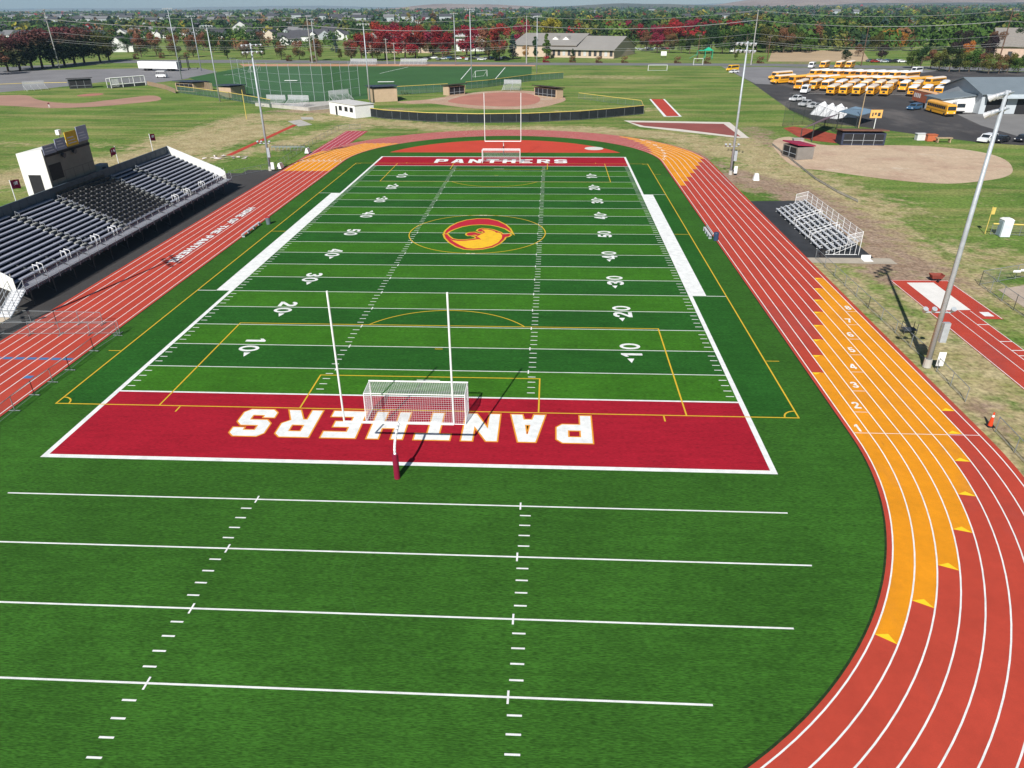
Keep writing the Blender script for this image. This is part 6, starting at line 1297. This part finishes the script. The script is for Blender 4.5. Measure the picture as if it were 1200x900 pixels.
row([(687, 46, 24, 'red'), (709, 46, 23, 'red'), (731, 46, 23, 'red'), (742, 52, 28, 'brown'), (752, 52, 26, 'red'), (757, 60, 35, 'browngreen'), (769, 56, 27, 'red'), (779, 56, 28, 'redgreen'), (790, 54, 21, 'red'), (803, 53, 25, 'redgreen'), (811, 48, 20, 'red'), (829, 46, 21, 'red'), (838, 46, 22, 'red'), (857, 52, 21, 'red'), (673, 44, 20, 'yellow'), (663, 44, 22, 'green'), (770, 62, 36, 'redgreen'), (784, 62, 38, 'browngreen')], 'maple row right of school', wf=1.25, big=True)
row([(798, 62, 42, 'green'), (808, 63, 40, 'dark'), (820, 63, 35, 'green'), (833, 63, 30, 'dark'), (846, 63, 32, 'green'), (860, 63, 34, 'dark'), (873, 62, 28, 'green'), (886, 61, 30, 'dark'), (898, 62, 28, 'olive'), (905, 60, 26, 'brown'), (918, 62, 30, 'browngreen'), (928, 61, 27, 'olive'), (938, 60, 32, 'green'), (950, 60, 26, 'browngreen'), (862, 70, 58, 'lime', dict(shape='oval', wf=.8)), (965, 56, 30, 'dark'), (978, 58, 40, 'spruce')], 'behind the play equipment', wf=1.1, big=True)
row([(945, 62, 45, 'green'), (982, 60, 44, 'green'), (990, 72, 56, 'dark', dict(wf=1.3)), (1005, 66, 50, 'brown'), (1010, 58, 38, 'spruce'), (1025, 60, 36, 'olive'), (1040, 58, 32, 'orange', dict(wf=1.3)), (1055, 58, 36, 'orange', dict(wf=1.2)), (1032, 70, 50, 'purple', dict(wf=1.2)), (1068, 60, 42, 'brown'), (985, 44, 25, 'dark', dict(shape='oval')), (972, 40, 25, 'spruce', dict(shape='cone'))], 'behind the bus lot', wf=1.1, big=True)
row([(1068, 80, 57, 'green'), (1078, 80, 53, 'dark'), (1090, 81, 57, 'browngreen'), (1100, 82, 55, 'olive'), (1112, 84, 52, 'dark'), (1124, 84, 58, 'olive'), (1135, 84, 56, 'green'), (1146, 84, 60, 'browngreen'), (1158, 86, 60, 'olive'), (1170, 86, 62, 'brown'), (1180, 85, 60, 'olive'), (1192, 86, 62, 'green'), (1133, 66, 46, 'orange', dict(wf=1.1)), (1124, 62, 33, 'purple', dict(wf=1.3)), (1158, 68, 38, 'purple', dict(wf=1.1)), (1164, 66, 34, 'brown'), (1195, 66, 30, 'dark', dict(wf=1.5)), (1187, 48, 24, 'green'), (1116, 56, 38, 'dark')], 'row beyond the bus depot', wf=1.15, big=True)
bush_p = [(160, 69), (190, 68), (219, 67.5), (339, 71.5), (367, 72), (671, 73), (702, 73.5), (732, 73.5), (794, 74), (829, 74.5), (891, 74), (640, 73)]
for i, (u, v) in enumerate(bush_p):
    p = P(u, v); a, b = tree_proto('red' if u == 640 else 'brown', 'round', 0); g = T('shrub', f'rounded dark red shrub by the road, {nth(i)} from the left', 'shrub', (p.x, p.y, -1.6), 'rounded shrubs along the road'); g.scale = (.62, .62, .52); o = bpy.data.objects.new('foliage', a); col.objects.link(o); o.parent = g
# houses
def make_house(wallm, roofm, w_=13, dep=9, ez=3.2, rz=6.2, name='house'):
    g = T(name, '', 'house', (0, 0, 0)); A = Vector((-w_ / 2, -dep / 2, 0)); B = Vector((w_ / 2, -dep / 2, 0)); gable(g, A, B, dep, ez, rz, wallm, roofm, 0, .5)
    MB().box(w_ * .1, w_ * .4, -dep / 2 - .06, -dep / 2 - .02, 0, 2.3).build('garage_door', M_paintw, g, local=True)
    for x in (-w_ * .35, -w_ * .1): MB().box(x, x + 1.4, -dep / 2 - .06, -dep / 2 - .02, 1, 2.3).build('window', M_glass, g, local=True)
    A = Vector((-w_ * .42, -dep / 2 - 2.5, 0)); m = MB(); ww = w_ * .36; q = [(A.x, A.y), (A.x + ww, A.y), (A.x + ww, A.y + 4), (A.x, A.y + 4)]
    m.add([(a, b_, 0) for a, b_ in q] + [(a, b_, ez) for a, b_ in q] + [(A.x + ww / 2, A.y, ez + 1.8), (A.x + ww / 2, A.y + 6, ez + 1.8)], [(0, 1, 5, 8, 4), (1, 2, 6, 5), (3, 0, 4, 7)]); m.build('front_gable', wallm, g, local=True)
    m = MB(); o_ = .35
    for s_ in (-1, 1): xc = A.x + ww / 2; m.add([(xc, A.y - o_, ez + 1.95), (xc, A.y + 6, ez + 1.95), (xc + s_ * (ww / 2 + .5), A.y + 6, ez - .1), (xc + s_ * (ww / 2 + .5), A.y - o_, ez - .1), (xc, A.y - o_, ez + 2.1), (xc, A.y + 6, ez + 2.1), (xc + s_ * (ww / 2 + .5), A.y + 6, ez + .05), (xc + s_ * (ww / 2 + .5), A.y - o_, ez + .05)], [(0, 1, 2, 3), (7, 6, 5, 4), (0, 3, 7, 4), (3, 2, 6, 7)])
    m.build('gable_roof', roofm, g, local=True); return g
hw = [mat('house_white', (.60, .60, .58), .7, rnd=.05), mat('house_tan', (.48, .40, .32), .7, rnd=.1), mat('house_grey', (.35, .38, .40), .7, rnd=.1)]
hr = [mat('roof_dark', (.055, .055, .062), .85, rnd=.3), mat('roof_grey', (.15, .15, .155), .85, rnd=.2), mat('roof_redbrown', (.18, .07, .05), .85, rnd=.2)]
HP = {}
for k, (a, b_) in enumerate([(0, 0), (0, 1), (1, 0), (2, 1), (1, 2)]): HP[k] = (make_house(hw[a], hr[b_]), ['white walled dark roofed', 'white walled grey roofed', 'tan walled dark roofed', 'grey walled grey roofed', 'tan walled red brown roofed'][k])
index_children(); HS = []; rh = random.Random(9)
def house(u, v, k, zone, s_=1.25): p = P(u, v); o = place(HP[k][0], state, (p.x, p.y, ZG), rh.choice([0, .3, -.4, 1.57, 1.9, -.2]), scale=s_); HS.append((o, k, zone, u))
house(147, 60, 0, 'behind the left lot', 1.5); house(283, 38, 0, 'in the far left suburb', 2.0)
used_uv = []
def free(u, v, mu, mv):
    for a, b_ in used_uv:
        if abs(a - u) < mu and abs(b_ - v) < mv: return False
    used_uv.append((u, v)); return True
n_h = 0; tries = 0
while n_h < 190 and tries < 20000:
    tries += 1; u = rh.uniform(-10, 455); v = 17 + 29 * rh.random() ** .9
    if 400 < u and v > 34: continue
    if not free(u, v, 4.5 + (v - 16) * .32, .55 + (v - 16) * .06): continue
    house(u, v, rh.choice([0, 0, 1, 2, 3, 3, 2, 4]), 'left suburb, ' + ('near' if v > 34 else 'midway' if v > 28 else 'far')); n_h += 1
for u, v, k in [(375, 46, 0), (399, 46, 0), (352, 48, 0), (340, 52, 0), (655, 36, 1), (640, 31, 0), (567, 32, 1), (624, 38, 3)]: house(u, v, k, 'among trees above the turf field', 1.35)
for u, v, k in [(1075, 40, 3), (1088, 40, 1), (1065, 37, 3), (1112, 37, 1), (1128, 38, 0), (1145, 41, 0), (1158, 41, 0), (1170, 40, 0), (998, 50, 2), (990, 42, 0), (1135, 34, 3), (1095, 46, 0), (1105, 49, 3), (1180, 36, 1), (985, 35, 2), (870, 34, 0)]: house(u, v, k, 'behind the bus lot among trees', 1.5)
HS.sort(key=lambda t_: t_[3]); cnt = {}
for o, k, zone, u in HS:
    key = (k, zone); cnt[key] = cnt.get(key, 0) + 1; o['label'] = f'{nth(cnt[key] - 1)} {HP[k][1]} house from the left, {zone}'; o['group'] = 'suburban houses'; o['category'] = 'house'
# scattered individual trees beyond the road
used_uv.clear(); tries = 0; n_t = 0
pal_l = ['green', 'dark', 'dark', 'olive', 'browngreen', 'brown', 'green', 'lime']; pal_m = ['green', 'dark', 'olive', 'green', 'yellow', 'brown', 'lime', 'spruce', 'redgreen']; pal_r = ['green', 'dark', 'green', 'olive', 'dark', 'lime', 'brown', 'green', 'spruce']
NT = 298 - len(TREES)
while n_t < NT and tries < 9000:
    tries += 1; u = rt.uniform(-15, 1215); v = 24 + 30 * rt.random() ** 1.7
    if 610 < u < 745 and v > 36: continue
    if 890 < u < 1000 and v > 55: continue
    if 120 < u < 420 and v > 50 and not (v < 56 and rt.random() < .5): continue
    if not free(u, v, 5.5, 1.1): continue
    pal = pal_l if u < 430 else (pal_m if u < 900 else pal_r); kind = rt.choice(pal); p = P(u, v); h = rt.uniform(11, 19) if u > 430 else rt.uniform(8, 14)
    zone = ('in the left suburb' if u < 430 else 'in the woods behind the maples' if u < 760 else 'in the woods behind the play equipment' if u < 960 else 'in the woods behind the bus lot'); zone = zone.replace('in the woods behind', 'beyond').replace('in the left suburb', 'left suburb') + ('; near' if v > 42 else '; midway' if v > 31 else '; far')
    tree(u, v, 0, kind, rt.choice(['round', 'round', 'oval', 'round', 'cone' if kind in ('dark', 'spruce') else 'oval']), rt.uniform(.95, 1.3), zone, xyz=(p.x, p.y, 0), H=h); n_t += 1
TREES.sort(key=lambda t_: t_[4]); cnt = {}
desc = {'green': 'green', 'dark': 'dark green', 'olive': 'olive green', 'red': 'bright red', 'redgreen': 'red topped', 'brown': 'rust brown', 'browngreen': 'brownish green', 'plum': 'maroon topped', 'orange': 'orange', 'yellow': 'yellow', 'spruce': 'blue green', 'purple': 'purple', 'lime': 'light green'}
sh = {'round': 'spreading', 'oval': 'oval', 'cone': 'cone shaped', 'column': 'narrow'}
for g, kind, shape, zone, u in TREES:
    key = (kind, shape, zone); cnt[key] = cnt.get(key, 0) + 1; g['label'] = f'{nth(cnt[key] - 1)} {desc[kind]} {sh[shape]} tree from the left, {zone}'; g['group'] = 'trees ' + zone.split(';')[0]
# far woods: one mass that nobody could count
rf = random.Random(4)
mm_ = [LM[k] for k in ('dark', 'green', 'olive', 'brown', 'yellow', 'lime', 'red', 'spruce')]
WD = MB()
def woods(n, y0, y1, wts, hs, seed, skip=None, nf=34):
    rf = random.Random(seed); m = WD
    for _ in range(n):
        y = y0 + (y1 - y0) * rf.random() ** 1.35; x = rf.uniform(-.80, .80) * y
        if skip and skip(x, y): continue
        h = rf.uniform(*hs) * (1 + max(0, (y - 900)) / 6000); r = h * rf.uniform(.42, .72); m.mi = rf.choices(range(8), wts)[0]
        for _k in range(nf):
            d = Vector((rf.gauss(0, 1), rf.gauss(0, 1), abs(rf.gauss(0, .9)))).normalized(); q = Vector((x + d.x * r, y + d.y * r, ZG + h * .42 + d.z * h * .52 * rf.uniform(.8, 1.1) + rf.uniform(-.3, .1) * h)); s_ = r * rf.uniform(.22, .5) * (.42 if nf > 100 else .75 if nf > 50 else 1)
            nn = (d + Vector((rf.gauss(0, .5), rf.gauss(0, .5), rf.gauss(0, .4)))).normalized(); t1 = nn.cross(Vector((.3, .2, 1))).normalized(); t2 = nn.cross(t1); m.quad(q - t1 * s_, q - t2 * s_ * .8, q + t1 * s_, q + t2 * s_ * .8)
woods(1900, 820, 1500, [7, 7, 3, 1.0, .3, .7, .1, 1], (8, 14), 1, lambda x, y: x < -.1 * y and rf.random() < .45, 55)
woods(950, 462, 900, [7, 7, 3, .8, .25, .8, .25, .8], (10, 17), 6, lambda x, y: x < -20 or (x < 130 and y < 560), 170)
woods(520, 500, 900, [6, 5, 3, 1.2, .15, .5, .0, .8], (6, 11), 7, lambda x, y: x > -20, 130)
woods(3600, 1500, 5200, [6, 6, 4, 2, .4, .5, .2, 1], (9, 14), 2, None, 16)
tag(WD.build('woods', mm_), kind='stuff')
# roofs scattered in the farthest suburb, too small to count
m = MB(); rf = random.Random(8)
for _ in range(380):
    y = rf.uniform(1250, 3200); x = rf.uniform(-.78, .78) * y
    if x > -.05 * y and rf.random() < .88: continue
    w_, d_, h_ = rf.uniform(10, 26), rf.uniform(8, 14), rf.uniform(6, 12); m.mi = 0; m.box(x, x + w_, y, y + d_, 0, h_); m.mi = rf.choice([1, 1, 2]); yc = y + d_ / 2
    m.add([(x - 1, y - 1, h_), (x + w_ + 1, y - 1, h_), (x + w_ + 1, yc, h_ + 4), (x - 1, yc, h_ + 4), (x + w_ + 1, y + d_ + 1, h_), (x - 1, y + d_ + 1, h_)], [(0, 1, 2, 3), (3, 2, 4, 5)])
tag(m.build('far_suburb', [hw[2], hr[0], hr[1]]), kind='stuff')
# ------------------------------------------------------------------ hills
def hill(name, x0, x1, y, dep, prof, m, seed, nx=90, ny=14):
    mb = MB(); 
    for j in range(ny + 1):
        for i in range(nx + 1):
            x = x0 + (x1 - x0) * i / nx; t_ = i / nx; yy = y + dep * j / ny
            k = t_ * (len(prof) - 1); a = int(min(len(prof) - 2, k)); h = prof[a] + (prof[a + 1] - prof[a]) * (k - a)
            s_ = math.sin(math.pi * min(1, j / ny * 1.0) * .5) if j < ny else 1
            h *= s_ * (1 + .25 * noise.noise(Vector((x / 900, yy / 900, seed)))) ; h += (9 * noise.noise(Vector((x / 260, yy / 260, seed + 3))) + 4 * noise.noise(Vector((x / 90, yy / 90, seed)))) * s_ * min(1, max(0, h) / 60)
            mb.v.append((x, yy, -3 + h))
    for j in range(ny):
        for i in range(nx): mb.f.append((j * (nx + 1) + i, j * (nx + 1) + i + 1, (j + 1) * (nx + 1) + i + 1, (j + 1) * (nx + 1) + i)); mb.m.append(0)
    return tag(mb.build(name, m, smooth=True), kind='structure')
M_h1 = mat('hill_scrub', (.20, .135, .11), .95, .3, .004, 8, c2=(.34, .26, .20)); M_h2 = mat('hill_forest', (.06, .075, .06), .95, .3, .003, 8, c2=(.15, .13, .10)); M_h3 = mat('hill_far', (.13, .13, .11), .95, .2, .001, 6, c2=(.24, .21, .17))
hill('near_hills', -1420, 3700, 5300, 900, [0, 22, 38, 42, 42, 38, 26, 14, 10, 10, 10, 12, 12, 30, 55, 68, 72, 72, 68, 62, 58, 54, 50, 50, 48, 48], M_h1, 1, 150)
hill('forest_hills', -500, 3700, 4700, 500, [0, 8, 18, 26, 32, 36, 34, 28, 22, 18, 16, 22, 28, 26, 30, 32, 30, 28, 34, 36, 36], M_h2, 5, 120)
hill('far_hills', -9500, 9500, 10500, 3000, [40, 44, 36, 34, 48, 50, 22, 16, 18, 16, 26, 40, 60, 80, 60, 90, 90, 90], M_h3, 9, 140)
# ------------------------------------------------------------------ haze
hm = bpy.data.materials.new('haze_air'); hm.use_nodes = True; N = hm.node_tree.nodes; N.remove(N['Principled BSDF']); pv_ = N.new('ShaderNodeVolumePrincipled'); pv_.inputs['Color'].default_value = (.45, .74, 1, 1); pv_.inputs['Density'].default_value = HAZE; pv_.inputs['Anisotropy'].default_value = 0.0
hm.node_tree.links.new(pv_.outputs[0], N['Material Output'].inputs['Volume'])
tag(MB().box(-10800, 10800, -900, 16500, -8, 260).build('haze', hm), kind='stuff')
